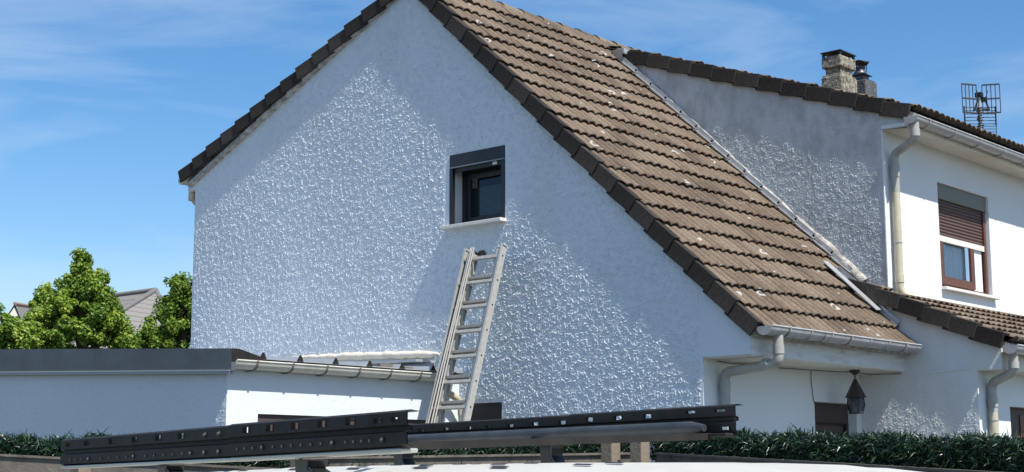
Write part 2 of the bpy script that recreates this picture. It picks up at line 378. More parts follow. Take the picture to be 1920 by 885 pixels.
# ------------------------------------------------------------------ roof covering and trims
def tile_field(mb, p0, us, wd, nrm, gauge, nrows, ranges, wave=.152, h=.042, thick=.041):
    """courses of double-roll tiles. p0 lowest corner, us upslope, wd along the eave, ranges(i)->(w0,w1)"""
    p0, us, wd, nrm = map(Vector, (p0, us, wd, nrm)); per = 10
    for i in range(nrows):
        w0, w1 = ranges(i); ntile = int(math.ceil((w1-w0)/(wave*2)))
        for t in range(ntile):
            tint = random.random(); jl = random.uniform(-.006, .006); js = random.uniform(-.008, .008); tilt = random.uniform(-.004, .004)
            a = w0+t*wave*2; b = min(a+wave*2, w1); n = max(2, int(round(per*(b-a)/wave)))
            top0, top1, bot, mid = [], [], [], []
            for k in range(n+1):
                y = a+(b-a)*k/n; ph = (y-w0)/wave
                z = h*(abs(math.sin(math.pi*(ph+.08)))**.62)
                s0 = i*gauge-.03+js; s1 = (i+1)*gauge+.04
                lip = thick+jl+tilt*(k/n-.5)*4
                mid.append(p0+us*(s0+.006)+wd*y+nrm*(z+lip))
                top0.append(p0+us*s0+wd*y+nrm*(z+lip-.007)); top1.append(p0+us*s1+wd*y+nrm*(z-.004)); bot.append(p0+us*(s0+.06)+wd*y+nrm*(z*.3-.014))
            vs = mid+top1+top0+bot; m1 = n+1
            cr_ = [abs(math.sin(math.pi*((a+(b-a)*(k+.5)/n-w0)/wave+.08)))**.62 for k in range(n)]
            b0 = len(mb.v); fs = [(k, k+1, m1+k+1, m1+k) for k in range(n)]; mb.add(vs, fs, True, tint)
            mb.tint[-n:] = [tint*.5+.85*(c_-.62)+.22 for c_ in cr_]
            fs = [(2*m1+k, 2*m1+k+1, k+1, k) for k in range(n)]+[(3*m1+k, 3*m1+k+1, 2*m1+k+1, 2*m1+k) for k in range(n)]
            mb.add(vs, fs, False, tint*.35-.25)  # lips and undersides tinted dark: dirt, plus painted-in shade of the course gaps
            # tile flank
            mb.add([mid[-1], top1[-1], bot[-1]], [(0, 1, 2)], False, tint)
def vt_mesh():
    mb = M(); mb.box((0, 0, -.160), (.40, .032, .02)); mb.box((0, .0321, -.012), (.40, .15, .019))
    me_o = mb.build('verge_tile_source', m_verge, fixn=True, bevel=.006)
    return me_o
VT = vt_mesh(); VT.location = (0, 0, 0)
vt_data = VT.data
for v in vt_data.vertices: v.co.z -= EYE
bpy.data.objects.remove(VT)
vt_vars = []
for q in range(4):
    d = vt_data.copy(); tv = random.uniform(.1, .9)
    a = d.attributes.new('tint', 'FLOAT', 'FACE'); a.data.foreach_set('value', [tv]*len(d.polygons)); vt_vars.append(d)
def verge_run(parent, p_low, dir_up, out, n, gauge, lift=.02):
    """overlapping L-shaped verge tiles going up the slope; out = direction away from the wall"""
    us = Vector(dir_up).normalized(); out = Vector(out).normalized(); inn = -out
    nr = Vector((0, 0, 1)); nr = (nr-us*nr.dot(us)-out*nr.dot(out)).normalized()
    for i in range(n):
        rx = random.uniform(-.6, .6); tilt = R(5.0)+R(random.uniform(-.8, .8)); yw = R(2.2+random.uniform(-.6, .6))
        a = (us*math.cos(tilt)-nr*math.sin(tilt)); nn = (nr*math.cos(tilt)+us*math.sin(tilt))
        mt = (Matrix((a, inn, nn)).transposed() @ Matrix.Rotation(yw*(1 if inn.cross(Vector((0,0,1))).dot(a) < 0 else 1), 3, 'Z')).to_4x4()
        mt.translation = Vector(p_low)+us*(i*gauge-.02)+nr*(lift+.012)+out*(random.uniform(0, .008)) + Vector((0, 0, EYE)) + a*0
        o = bpy.data.objects.new('verge_tile', vt_vars[random.randrange(4)]); C.objects.link(o)
        o.parent = parent
        pw = Vector((0, 0, 0)); p = parent
        while p: pw += p.location; p = p.parent
        mt.translation -= pw
        o.matrix_basis = mt
        b = o.modifiers.new('bevel', 'BEVEL'); b.width = .006; b.segments = 2
def gutter(parent, x, z, y0, y1, rad, mt, brackets, name='gutter', endcap=True, jn=m_gutin, brmat=m_gutb, wall=None):
    """half-round gutter along Y with a rolled outer lip; x,z = centre of the top opening"""
    prof = []
    n = 14
    for k in range(n+1):
        a = math.pi+math.pi*k/n; prof.append((x+rad*math.cos(a), y0, z+rad*math.sin(a)))
    for k in range(n, -1, -1):
        a = math.pi+math.pi*k/n; prof.append((x+(rad-.006)*math.cos(a), y0, z+(rad-.006)*math.sin(a)))
    g = M().extr(prof, (0, y1-y0, 0), smooth=False, caps=True)
    g.tube([(x+rad, y0, z+.003), (x+rad, y1, z+.003)], .010, 8)
    if endcap:
        cap = [(x+(rad+.004)*math.cos(math.pi+math.pi*k/n), y0-.006, z+(rad+.004)*math.sin(math.pi+math.pi*k/n)) for k in range(n+1)]
        g.extr(cap, (0, .006, 0)); 
        cap = [(x+(rad+.004)*math.cos(math.pi+math.pi*k/n), y1, z+(rad+.004)*math.sin(math.pi+math.pi*k/n)) for k in range(n+1)]
        g.extr(cap, (0, .006, 0))
    o = g.build(name, mt, parent)
    for yb in brackets:
        b = M(); pr = []
        for k in range(n+1):
            a = math.pi+math.pi*k/n; pr.append(((rad+.002)*math.cos(a), (rad+.002)*math.sin(a)))
        for k in range(n, -1, -1):
            a = math.pi+math.pi*k/n; pr.append(((rad+.010)*math.cos(a), (rad+.010)*math.sin(a)))
        b.extr([(x+px, yb, z+pz) for px, pz in pr], (0, .022, 0))
        b.tube([(x+rad, yb, z+.004), (x+rad, yb+.022, z+.004)], .014, 8)
        if wall: b.box((wall, yb, z-rad*1.02-.01), (x, yb+.022, z-rad-.002))
        b.build('gutter_bracket', brmat, o)
    return o
def smoothpath(pts, k=4, rr=.06):
    """round the corners of a polyline"""
    pts = [Vector(p) for p in pts]; o = [pts[0]]
    for i in range(1, len(pts)-1):
        a, b, c = pts[i-1], pts[i], pts[i+1]
        d1 = (a-b); d2 = (c-b); t = min(rr, d1.length*.45, d2.length*.45)
        p, q = b+d1.normalized()*t, b+d2.normalized()*t
        for j in range(k+1):
            s = j/k; o.append(p*(1-s)**2+b*2*s*(1-s)+q*s*s)
    o.append(pts[-1]); return o
def downpipe(parent, pts, rad, mt, collars, clips=(), rr=.07, mc=None):
    o = M().tube(smoothpath(pts, 5, rr), rad, 16).build('downpipe', mt, parent)
    for a, b in collars: M().tube([a, b], rad+.007, 16).build('pipe_collar', mc or mt, o)
    for a, b in clips: M().tube([a, b], rad+.006, 16).build('pipe_clip', m_gutb, o)
    return o

# ================================================================== MAIN HOUSE (steep roof)
GY = 13.0
house = thing('house', 'white rendered house with a steep brown tiled roof and a large textured gable', 'house', (-13.1, 14.8, -EYE))
def rz(x): return 1.415-.9555*(x+8.249)      # right verge line (underside)
def lz(x): return 6.003+.4545*(x+13.386)     # left verge line (underside)
XA = -13.155
outer = [(-17.45, -EYE), (-8.82, -EYE), (-8.82, 1.204), (-8.24, 1.204), (-8.24, rz(-8.24)+.03), (XA, rz(XA)+.03), (-17.62, lz(-17.62)+.03), (-17.62, 4.06), (-17.45, 4.06)]
WX0, WX1, WZ0, WZ1 = -12.42, -11.53, 2.965, 3.84
LX0, LX1, LZ0, LZ1 = -12.10, -11.587, -.2, .84
mb = M()
poly_wall(mb, outer, [[(WX0, WZ0), (WX1, WZ0), (WX1, WZ1), (WX0, WZ1)], [(LX0, LZ0), (LX1, LZ0), (LX1, LZ1), (LX0, LZ1)]], lambda a, b: (a, GY, b), (0, .24, 0), reveal=False)
mb.build('gable_wall', m_gable, house)
skin('sprayed_render', m_gable, house, GY, -17.445, -8.825, .25, 6.1, [(.9555, 1, 1.415+.9555*-8.249*-1*-1+.02), (-.4545, 1, 6.003+.4545*13.386+.02)],
     [(WX0-.06, WX1+.02, WZ0-.045, WZ1+.005), (LX0, LX1, LZ0, LZ1+.005)], 11)
# front wall below the eave (plane x=-8.82) with the opening of the brown door, and the rear wall
mb = M(); GX = -8.82
poly_wall(mb, [(GY, -EYE), (16.45, -EYE), (16.45, 1.21), (GY, 1.21)], [[(15.22, -EYE+.01), (16.18, -EYE+.01), (16.18, .83), (15.22, .83)]], lambda a, b: (GX, a, b), (-.14, 0, 0), reveal=False)
mb.build('front_wall', m_front, house)
M().box((-17.45, GY+.25, -EYE), (-17.25, 19, 4.1)).box((-17.45, 18.9, -EYE), (-8.9, 19, 3)).build('rear_wall', m_front, house)
# boxed eave: soffit and fascia
sf = M(); sf.box((-8.82, GY+.012, 1.192), (-8.243, 16.3, 1.21)); sf.build('soffit', m_soffit, house)
M().box((-8.262, GY+.003, 1.204), (-8.238, 16.3, 1.44)).build('fascia', m_fasc, house)
M().box((-17.62, GY+.01, 4.05), (-17.45, 18, 4.075)).build('soffit', m_soffit, house)
# door seen under the eave
dr = M().box((-8.99, 15.22, -EYE), (-8.93, 16.18, .83)).build('garage_door', m_garage, house)
M().box((-8.93, 15.25, .58), (-8.90, 16.08, .60)).box((-8.93, 16.06, .2), (-8.90, 16.085, .60)).build('door_track', m_blackm, dr)
M().box((-8.93, 15.30, -.3), (-8.915, 15.80, .50)).build('door_opening', m_room, dr)
# roof covering
ang = math.atan(.968); us = Vector((-math.cos(ang), 0, math.sin(ang))); nr = Vector((math.sin(ang), 0, math.cos(ang)))
rp0 = Vector((-8.10, 13.0, 1.445)); g = .343
def rng(i):
    x = rp0.x+us.x*(i+.5)*g
    if x > -8.75: y1 = 16.28
    elif x > -12.55: y1 = 16.57
    else: y1 = 18.2
    return (0.0, y1-13.0)
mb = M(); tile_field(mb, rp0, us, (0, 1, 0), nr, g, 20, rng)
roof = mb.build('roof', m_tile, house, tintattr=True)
s2 = rp0+us*(20*g+.12)
# deck below tiles, both slopes
dk = M()
dk.extr([rp0-nr*.02, s2-nr*.02, s2-nr*.10, rp0-nr*.10], (0, 5.2, 0))
tl = Vector((-17.72, 13.0, 4.30)); tu = Vector((-13.1, 13.0, 6.25))
dk.extr([tl, tu, tu-Vector((0, 0, .08)), tl-Vector((0, 0, .08))], (0, 5.2, 0))
dk.build('roof_deck', m_mortar, roof)
mb = M(); d = (tu-tl).normalized(); nl = Vector((-d.z, 0, d.x))
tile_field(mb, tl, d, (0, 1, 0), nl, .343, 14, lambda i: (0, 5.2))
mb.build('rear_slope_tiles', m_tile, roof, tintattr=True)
verge_run(roof, Vector((-8.14, 12.928, 1.495)), us+Vector((0, -.0050, 0)), (0, -1, 0), 20, .3435)
verge_run(roof, Vector((-17.70, 12.893, 4.312)), d+Vector((0, .004, 0)), (0, -1, 0), 15, .343)
M().bar((-17.55, 12.965, lz(-17.55)+.02), (XA, 12.965, lz(XA)+.02), .07, .05).build('verge_bedding', m_mortar, roof)
M().bar((-8.27, 12.985, rz(-8.27)+.035), (XA, 12.965, rz(XA)+.035), .04, .05).build('verge_bedding', m_mortar, roof)
# ridge tiles
for k in range(12):
    y = 12.935+k*.415; n = 10; rr = .150+random.uniform(-.004, .004)
    pr = [(-13.115+rr*1.15*math.cos(math.pi*j/n), y, 6.175+rr*.86*math.sin(math.pi*j/n)) for j in range(n+1)]
    pr2 = [(-13.115+rr*1.08*math.cos(math.pi*j/n), y+.45, 6.160+rr*.78*math.sin(math.pi*j/n)) for j in range(n+1)]
    mb = M(); mb.add(pr+pr2, [(j, j+1, n+2+j, n+1+j) for j in range(n)], True, random.random())
    inn = [(p[0]*1, p[1]+.0, p[2]-.03) for p in pr]
    mb.add(pr+inn, [(j+1, j, n+1+j, n+2+j) for j in range(n)], False, .2)
    mb.build('ridge_tile', m_ridge, roof, tintattr=True)
mb = M()
for sx in (-1, 1):
    pts = [Vector((-13.115+sx*.17, 12.95+k*.25, 6.16-(.03 if sx > 0 else .0)+random.uniform(-.01, .01))) for k in range(20)]
    mb.tube(pts, .045, 8)
mb.build('ridge_mortar', m_ridge, roof)
# step flashing along the dormer wall and below it
for i in range(1, 19):
    a = rp0+us*(i*g-.02); 
    yy = 16.56 if a.x < -8.95 else 16.28
    if a.x < -12.5: continue
    c0 = a+Vector((0, yy-13.0-.045, 0))+nr*.085; c1 = c0+us*.37-nr*.02
    M().bar(c0, c1, .030, .012, up=nr).bar(c0+Vector((0, .0265, .03)), c1+Vector((0, .0265, .03)), .008, .07, up=nr).build('step_flashing', m_zincp, roof)
# wider zinc sheet where the lower roof starts
mb = M(); a = rp0+us*(1.06/math.cos(ang)); b = rp0+us*(.42/math.cos(ang))
for p, q, y in ((a, b, 16.10),):
    mb.bar(p+Vector((0, y-13-.06, 0))+nr*.105, q+Vector((0, y-13+.05, 0))+nr*.09, .14, .012, up=nr)
mb.build('zinc_apron', m_zincp, roof)
# mortar fillet between tiles and the dormer wall
mb = M(); pts = []
for k in range(42):
    s = 1.15+k*(6.15-1.15)/41; pts.append(rp0+us*s+Vector((0, 3.60+random.uniform(-.012, .012), 0))+nr*(.095+random.uniform(-.012, .015)))
mb.tube(pts, [.030+random.uniform(-.009, .012)+.10*max(0, .45-k/41) for k in range(42)], 8)
mb.build('mortar_fillet', m_mortar, roof)
# small corner cheek of zinc at the top
M().add([(-12.62, 16.48, 5.93), (-12.40, 16.46, 5.90), (-12.40, 16.46, 5.70), (-12.36, 16.50, 5.60), (-12.62, 16.52, 5.86)], [(0, 1, 2, 3, 4)]).box((-12.62, 16.50, 5.86), (-12.40, 16.72, 5.935)).build('zinc_cheek', m_zincp, roof)
# gutter under the main eave
gt = gutter(house, -8.055, 1.475, 12.97, 16.20, .088, m_gut, [13.32+.42*k for k in range(7)], brmat=m_gut, jn=m_gutin)
for k in range(7): M().tube([(-7.967, 13.345+.42*k, 1.475), (-7.967, 13.35+.42*k, 1.475)], .0).build if 0 else None
# dark expansion seams on it
for yb in (13.30, 13.72+.3, 14.56, 15.82):
    pr = [(-8.055+.0935*math.cos(math.pi+math.pi*k/14), yb, 1.475+.0935*math.sin(math.pi+math.pi*k/14)) for k in range(15)]
    pr += [(-8.055+.0885*math.cos(math.pi+math.pi*k/14), yb, 1.475+.0885*math.sin(math.pi+math.pi*k/14)) for k in range(14, -1, -1)]
    M().extr(pr, (0, .010, 0)).build('gutter_seal', m_gutin, gt)
downpipe(house, [(-8.05, 13.22, 1.40), (-8.05, 13.22, 1.115), (-8.745, 13.29, 1.06), (-8.745, 13.29, .9), (-8.745, 13.29, -EYE+.05)], .052, m_pipe,
         [((-8.05, 13.22, 1.30), (-8.05, 13.22, 1.21)), ((-8.745, 13.29, .96), (-8.745, 13.29, .86)), ((-8.17, 13.232, 1.121), (-8.24, 13.238, 1.113))],
         [((-8.745, 13.29, .70), (-8.745, 13.29, .68))], rr=.085)
# rear gutter, seen end-on at the far left
gr_ = gutter(house, -17.72, 4.25, 12.96, 18, .085, m_gutlight, [], wall=None)
downpipe(house, [(-17.62, 13.06, 4.19), (-17.60, 13.06, 3.98), (-17.53, 13.2, 3.80), (-17.50, 13.6, 3.7), (-17.50, 13.6, -EYE)], .05, m_pipec, [((-17.60, 13.06, 4.02), (-17.60, 13.06, 3.93))])

# upper gable window
win = M().box((WX0, GY+.16, WZ0), (WX0+.0, GY+.16, WZ0)) if 0 else M()
FY = GY+.21; WB = WZ1+.045
win.box((WX0+.002, FY, WZ0+.0), (WX0+.075, FY+.06, WB-.2)).box((WX1-.075, FY, WZ0), (WX1-.002, FY+.06, WB-.2)).box((WX0+.076, FY, WZ0), (WX1-.076, FY+.06, WZ0+.07)).box((WX0+.076, FY, WB-.27), (WX1-.076, FY+.06, WB-.2))
window = win.build('window', m_frame, house)
sh = M().box((WX0+.12, FY-.03, WZ0+.05), (WX0+.175, FY-.001, WB-.28)).box((WX1-.10, FY-.03, WZ0+.05), (WX1-.05, FY-.001, WB-.28)).box((WX0+.176, FY-.03, WZ0+.05), (WX1-.101, FY-.001, WZ0+.115)).box((WX0+.176, FY-.03, WB-.34), (WX1-.101, FY-.001, WB-.28))
sh.build('casement_frame', m_frame, window)
M().add([(WX0+.08, FY+.02, WZ0+.07), (WX1-.08, FY+.02, WZ0+.07), (WX1-.08, FY+.02, WB-.26), (WX0+.08, FY+.02, WB-.26)], [(0, 1, 2, 3)]).build('pane', m_glassd, window)
M().box((WX0+.08, FY+.10, WZ0), (WX1-.05, FY+.11, WB-.42)).build('net_curtain', m_net, window)
M().box((WX0-.2, FY+.5, WZ0-.2), (WX1+.2, FY+.52, WZ1+.2)).build('room_back', m_room, window)
M().box((WX0+.003, GY-.012, WB-.20), (WX1-.003, FY, WZ1-.002)).build('shutter_box', m_box, window, bevel=.004)
M().box((WX0+.004, GY-.016, WB-.212), (WX1-.004, GY+.01, WB-.2005)).build('box_edge', m_anthtrim, window)
M().box((WX0+.004, GY+.02, WB-.262), (WX1-.05, GY+.05, WB-.213)).build('shutter_end_slat', m_frame, window)
M().box((WX1-.21, GY+.012, WB-.252), (WX1-.14, GY+.019, WB-.218)).build('white_clip', m_white, window)
for a, b in ((WX0+.002, WX0+.05), (WX1-.055, WX1-.002)): M().box((a, GY-.012, WZ0+.001), (b, GY+.035, WB-.213)).build('guide_rail', m_frame, window)
M().box((WX0-.06, GY-.112, WZ0-.04), (WX1+.02, FY, WZ0)).build('sill', m_white, window, bevel=.004)
M().box((WX0+.0015, GY+.036, WZ0+.001), (WX0+.006, FY-.001, WB-.27)).build('reveal', m_reveal, window)
# ground floor box window near the pipe
lw = M().box((LX0, GY+.03, LZ0), (LX1-.004, GY+.05, LZ1-.004)).build('window', m_box, house)
M().box((LX0, GY+.012, LZ1-.03), (LX1-.004, GY+.03, LZ1-.004)).build('shutter_box', m_frame, lw)
# cream fillet where the extension's roof meets the gable
pts = [Vector((-15.35+k*.07, 12.965, 1.545-.034*k*.07-.01+random.uniform(-.007, .007))) for k in range(41)]
M().tube(pts, [(.022+random.uniform(-.004, .006)+.026*min(1, k/16))*min(1, (41-k)/4) for k in range(41)], 8).build('cream_fillet', m_ledge, house)

# ================================================================== RIGHT-HAND HOUSE
nb = thing('neighbouring_house', 'taller white house behind the steep roof with a shallow tiled roof and two chimneys', 'house', (-10.0, 20, -EYE))
DY = 16.60; UX = -8.56
def uz(x): return 5.739-.3560*(x+12.439)      # upper verge underside
dw = [(-12.9, 2.0), (UX, 2.0), (UX, 4.177), (-8.20, 4.165), (-8.20, uz(-8.20)+.02), (-12.9, uz(-12.9)+.02)]
mb = M(); poly_wall(mb, dw, [], lambda a, b: (a, DY, b), (0, .01, 0), reveal=False); mb.build('side_wall', m_dormer, nb)
skin('sprayed_render', m_dormer, nb, DY, -12.6, UX-.004, 2.0, 5.75, [(.356, 1, 5.739-.356*12.439), (-.968, -1, -(1.482-.968*8.121)+.12)], [], 31, hmax=.008)
M().box((UX-.002, DY-.012, 2.0), (UX+.012, DY+.03, 4.17)).build('corner_bead', m_front, nb)
M().box((-8.30-.26, DY-.008, 4.182), (-8.192, DY-.002, uz(-8.19)-.0)).build('eave_cheek', m_front, nb)
U0, U1, UZ0, UZ1 = 18.06, 19.60, 2.375, 3.745
mb = M(); poly_wall(mb, [(DY, 1.2), (34, 1.2), (34, 4.2), (DY, 4.2)], [[(U0, UZ0), (U1, UZ0), (U1, UZ1), (U0, UZ1)]], lambda a, b: (UX, a, b), (-.22, 0, 0), reveal=False)
mb.build('front_wall', m_front, nb)
M().add([(UX, DY+.004, 4.177), (-8.20, DY+.004, 4.150), (-8.20, 34, 4.150), (UX, 34, 4.177)], [(0, 1, 2, 3)]).build('soffit', m_soffit, nb)
M().box((-8.215, DY+.003, 4.150), (-8.195, 34, 4.33)).build('fascia', m_soffit, nb)
# upper roof
a2 = math.atan(.356); us2 = Vector((-math.cos(a2), 0, math.sin(a2))); nr2 = Vector((math.sin(a2), 0, math.cos(a2)))
up0 = Vector((-8.13, 16.62, 4.365))
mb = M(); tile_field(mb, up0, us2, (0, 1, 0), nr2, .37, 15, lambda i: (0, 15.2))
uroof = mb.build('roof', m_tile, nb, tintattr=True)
e2 = up0+us2*5.6; M().extr([up0-nr2*.03, e2-nr2*.03, e2-nr2*.1, up0-nr2*.1], (0, 15.2, 0)).build('roof_deck', m_mortar, uroof)
verge_run(uroof, Vector((-8.165, 16.535, 4.385)), us2, (0, -1, 0), 12, .372)
gut2 = gutter(nb, -8.13, 4.265, 16.52, 32, .085, m_gut, [16.85+.72*k for k in range(20)], brmat=m_gut, wall=-8.2)
downpipe(nb, [(-8.12, 16.60, 4.20), (-8.12, 16.60, 3.99), (-8.485, 16.76, 3.89), (-8.485, 16.76, 3.70), (-8.485, 16.76, 3.42)], .052, m_pipe,
         [((-8.12, 16.60, 4.12), (-8.12, 16.60, 4.03)), ((-8.485, 16.76, 3.76), (-8.485, 16.76, 3.60))], rr=.075)
downpipe(nb, [(-8.485, 16.76, 3.42), (-8.485, 16.76, 2.22), (-8.43, 16.80, 2.13), (-8.36, 16.88, 2.11)], .050, m_pipec, [((-8.485, 16.76, 2.40), (-8.485, 16.76, 2.30))],
         [((-8.485, 16.76, 2.80), (-8.485, 16.76, 2.785))])
# upper window
fx = UX-.13
wn = M()
wn.box((fx, U0, UZ0), (fx+.05, U0+.05, UZ1-.2)).box((fx, U1-.05, UZ0), (fx+.05, U1, UZ1-.2)).box((fx, U0+.051, UZ0), (fx+.05, U1-.051, UZ0+.06))
wn = wn.build('window', m_wood, nb)
M().box((fx+.052, U0+.10, UZ0+.06), (fx+.085, U0+.20, 2.985)).box((fx+.052, U0+1.0, UZ0+.06), (fx+.085, U0+1.11, 2.985)).box((fx+.052, U0+.2005, UZ0+.06), (fx+.085, U0+.9995, UZ0+.16)).build('casement_frame', m_wood, wn)
M().add([(fx+.02, U0+.05, UZ0+.06), (fx+.02, U1-.05, UZ0+.06), (fx+.02, U1-.05, 2.99), (fx+.02, U0+.05, 2.99)], [(0, 1, 2, 3)]).build('pane', m_glass, wn)
M().box((fx+.03, U0+1.14, UZ0+.06), (fx+.05, U1-.13, 2.986)).build('side_panel', m_reveal, wn)
pr = []
for k in range(61):
    y = U0+.12+k*(.95/60); pr.append((fx-.03+.018*math.sin(k*1.05)+.008*math.sin(k*.37), y))
vs = [(x, y, UZ0+.02) for x, y in pr]+[(x, y, 3.5) for x, y in pr]
M().add(vs, [(k, k+1, 62+k, 61+k) for k in range(60)], True).build('curtain', m_curt, wn)
M().box((fx-.7, U0-.3, UZ0-.3), (fx-.68, U1+.3, UZ1+.2)).build('room_back', m_room, wn)
M().box((fx-.05, U0+.003, UZ1-.20), (UX-.035, U1-.003, UZ1-.002)).build('shutter_box', m_lintel, wn)
mb = M(); nS = 11; z0 = 3.065; z1 = UZ1-.2
for k in range(nS):
    za = z0+(z1-z0)*k/nS; zb = za+(z1-z0)/nS
    n = 5; p2 = [(fx+.055+.010*math.sin(math.pi*j/n), U0+.02, za+.004+(zb-za-.004)*j/n) for j in range(n+1)]+[(fx+.050, U0+.02, zb), (fx+.050, U0+.02, za)]
    mb.extr(p2, (0, U1-U0-.12, 0))
mb.build('roller_shutter', m_shut, wn)
M().box((fx+.045, U0+.02, z0-.075), (fx+.080, U1-.09, z0-.002)).build('shutter_end_bar', m_white, wn)
M().box((fx+.052, U1-.09, UZ0), (fx+.085, U1-.035, UZ1-.2)).build('guide_rail', m_wood, wn)
M().box((UX-.08, U0-.02, UZ0-.035), (UX+.075, U1+.06, UZ0+.002)).build('sill', m_white, wn, bevel=.004)
M().box((UX-.18, U1-.006, UZ0+.003), (UX-.001, U1-.001, UZ1-.001)).build('reveal', m_reveal, wn)
# lower wing: wall parallel to the gable, its verge, roof, gutter
LY = 16.30; PX = -7.355
def qz(x): return 1.406-.4278*(x+7.005)
lwp = [(-9.2, -EYE), (PX, -EYE), (PX, 1.175), (-7.06, 1.175), (-7.06, qz(-7.06)+.02), (-8.70, qz(-8.70)+.02), (-9.2, 2.0)]
mb = M(); poly_wall(mb, lwp, [], lambda a, b: (a, LY, b), (0, .01, 0), reveal=False); mb.build('wing_side_wall', m_lowwall, nb)
skin('sprayed_render', m_lowwall, nb, LY, -8.81, PX-.004, -.2, 1.14, [], [], 51, hmax=.006)
mb = M(); poly_wall(mb, [(LY, -EYE), (30, -EYE), (30, 1.2), (LY, 1.2)], [[(17.14, -EYE+.01), (18.3, -EYE+.01), (18.3, .787), (17.14, .787)]], lambda a, b: (PX, a, b), (-.14, 0, 0), reveal=False); mb.build('wing_front_wall', m_front, nb)
d_ = M().box((PX-.14, 17.14, -EYE), (PX-.10, 18.3, .787)).build('entrance_door', m_garage, nb)
M().box((PX-.099, 17.20, -1.0), (PX-.085, 17.30, .70)).box((PX-.099, 17.62, -1.0), (PX-.085, 17.72, .70)).build('door_rail', m_wood, d_)
M().box((PX, LY+.003, 1.160), (-7.062, 30, 1.178)).build('soffit', m_soffit, nb)
M().box((-7.08, LY+.003, 1.178), (-7.058, 30, 1.40)).build('fascia', m_soffit, nb)
a3 = math.atan(.4278); us3 = Vector((-math.cos(a3), 0, math.sin(a3))); nr3 = Vector((math.sin(a3), 0, math.cos(a3)))
lp0 = Vector((-6.97, 16.34, 1.475))
def r3(i):
    x = lp0.x+us3.x*(i+.5)*.34
    return (0, 14.0) if x > -8.50 else (0, .28)
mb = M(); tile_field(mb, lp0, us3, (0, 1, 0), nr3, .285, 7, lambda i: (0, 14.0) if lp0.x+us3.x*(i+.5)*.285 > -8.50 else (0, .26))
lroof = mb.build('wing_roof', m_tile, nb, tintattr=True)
e3 = lp0+us3*1.75; M().extr([lp0-nr3*.03, e3-nr3*.03, e3-nr3*.1, lp0-nr3*.1], (0, 14.0, 0)).build('roof_deck', m_mortar, lroof)
verge_run(lroof, Vector((-7.01, 16.205, 1.520)), us3, (0, -1, 0), 6, .335)
M().box((-8.575+.02, 16.62, 2.10), (-8.50, 30, 2.165)).build('wall_fillet', m_front, lroof)
g3 = gutter(nb, -6.93, 1.415, 16.24, 30, .088, m_gut, [16.6+.72*k for k in range(14)], brmat=m_gut)
downpipe(nb, [(-6.95, 16.36, 1.34), (-6.95, 16.36, 1.13), (-7.29, 16.53, 1.03), (-7.29, 16.53, .88), (-7.29, 16.53, .70)], .052, m_pipe,
         [((-6.95, 16.36, 1.25), (-6.95, 16.36, 1.17)), ((-7.29, 16.53, .86), (-7.29, 16.53, .76))], rr=.075)
downpipe(nb, [(-7.29, 16.53, .72), (-7.29, 16.53, -EYE+.05)], .051, m_pipec, [], [((-7.29, 16.53, .62), (-7.29, 16.53, .605))])

# chimneys (stand on the upper roof)
def slab_chimney(x, y, zb, zt, hx, hy, mt):
    c = M().box((x-hx, y-hy, zb), (x+hx, y+hy, zt)).build('chimney', mt, uroof, bevel=.018)
    B = lambda q, za, zz, nm, m_, bv=.01: M().box((x-hx*q, y-hy*q, zt+za), (x+hx*q, y+hy*q, zt+zz)).build(nm, m_, c, bevel=bv)
    B(.93, -.01, .03, 'mortar_bed', mt); B(.74, .03, .135, 'flue_neck', mt); B(.95, .135, .315, 'flue_block', mt, .015)
    for sx in (-1, 1):
        for sy in (-1, 1):
            M().box((x+sx*hx*.82-.018, y+sy*hy*.82-.018, zt+.315), (x+sx*hx*.82+.018, y+sy*hy*.82+.018, zt+.375)).build('cap_post', m_sooty, c)
    t = M(); p, q = hx*1.0, hy*1.0; z = zt+.375
    t.add([(x-p, y-q, z), (x+p, y-q, z), (x+p, y+q, z), (x-p, y+q, z), (x-p, y-q, z+.015), (x+p, y-q, z+.015), (x+p, y+q, z+.015), (x-p, y+q, z+.015), (x, y, z+.055)],
          [(0, 3, 2, 1), (0, 1, 5, 4), (1, 2, 6, 5), (2, 3, 7, 6), (3, 0, 4, 7), (4, 5, 8), (5, 6, 8), (6, 7, 8), (7, 4, 8)])
    t.build('cap', m_sooty, c)
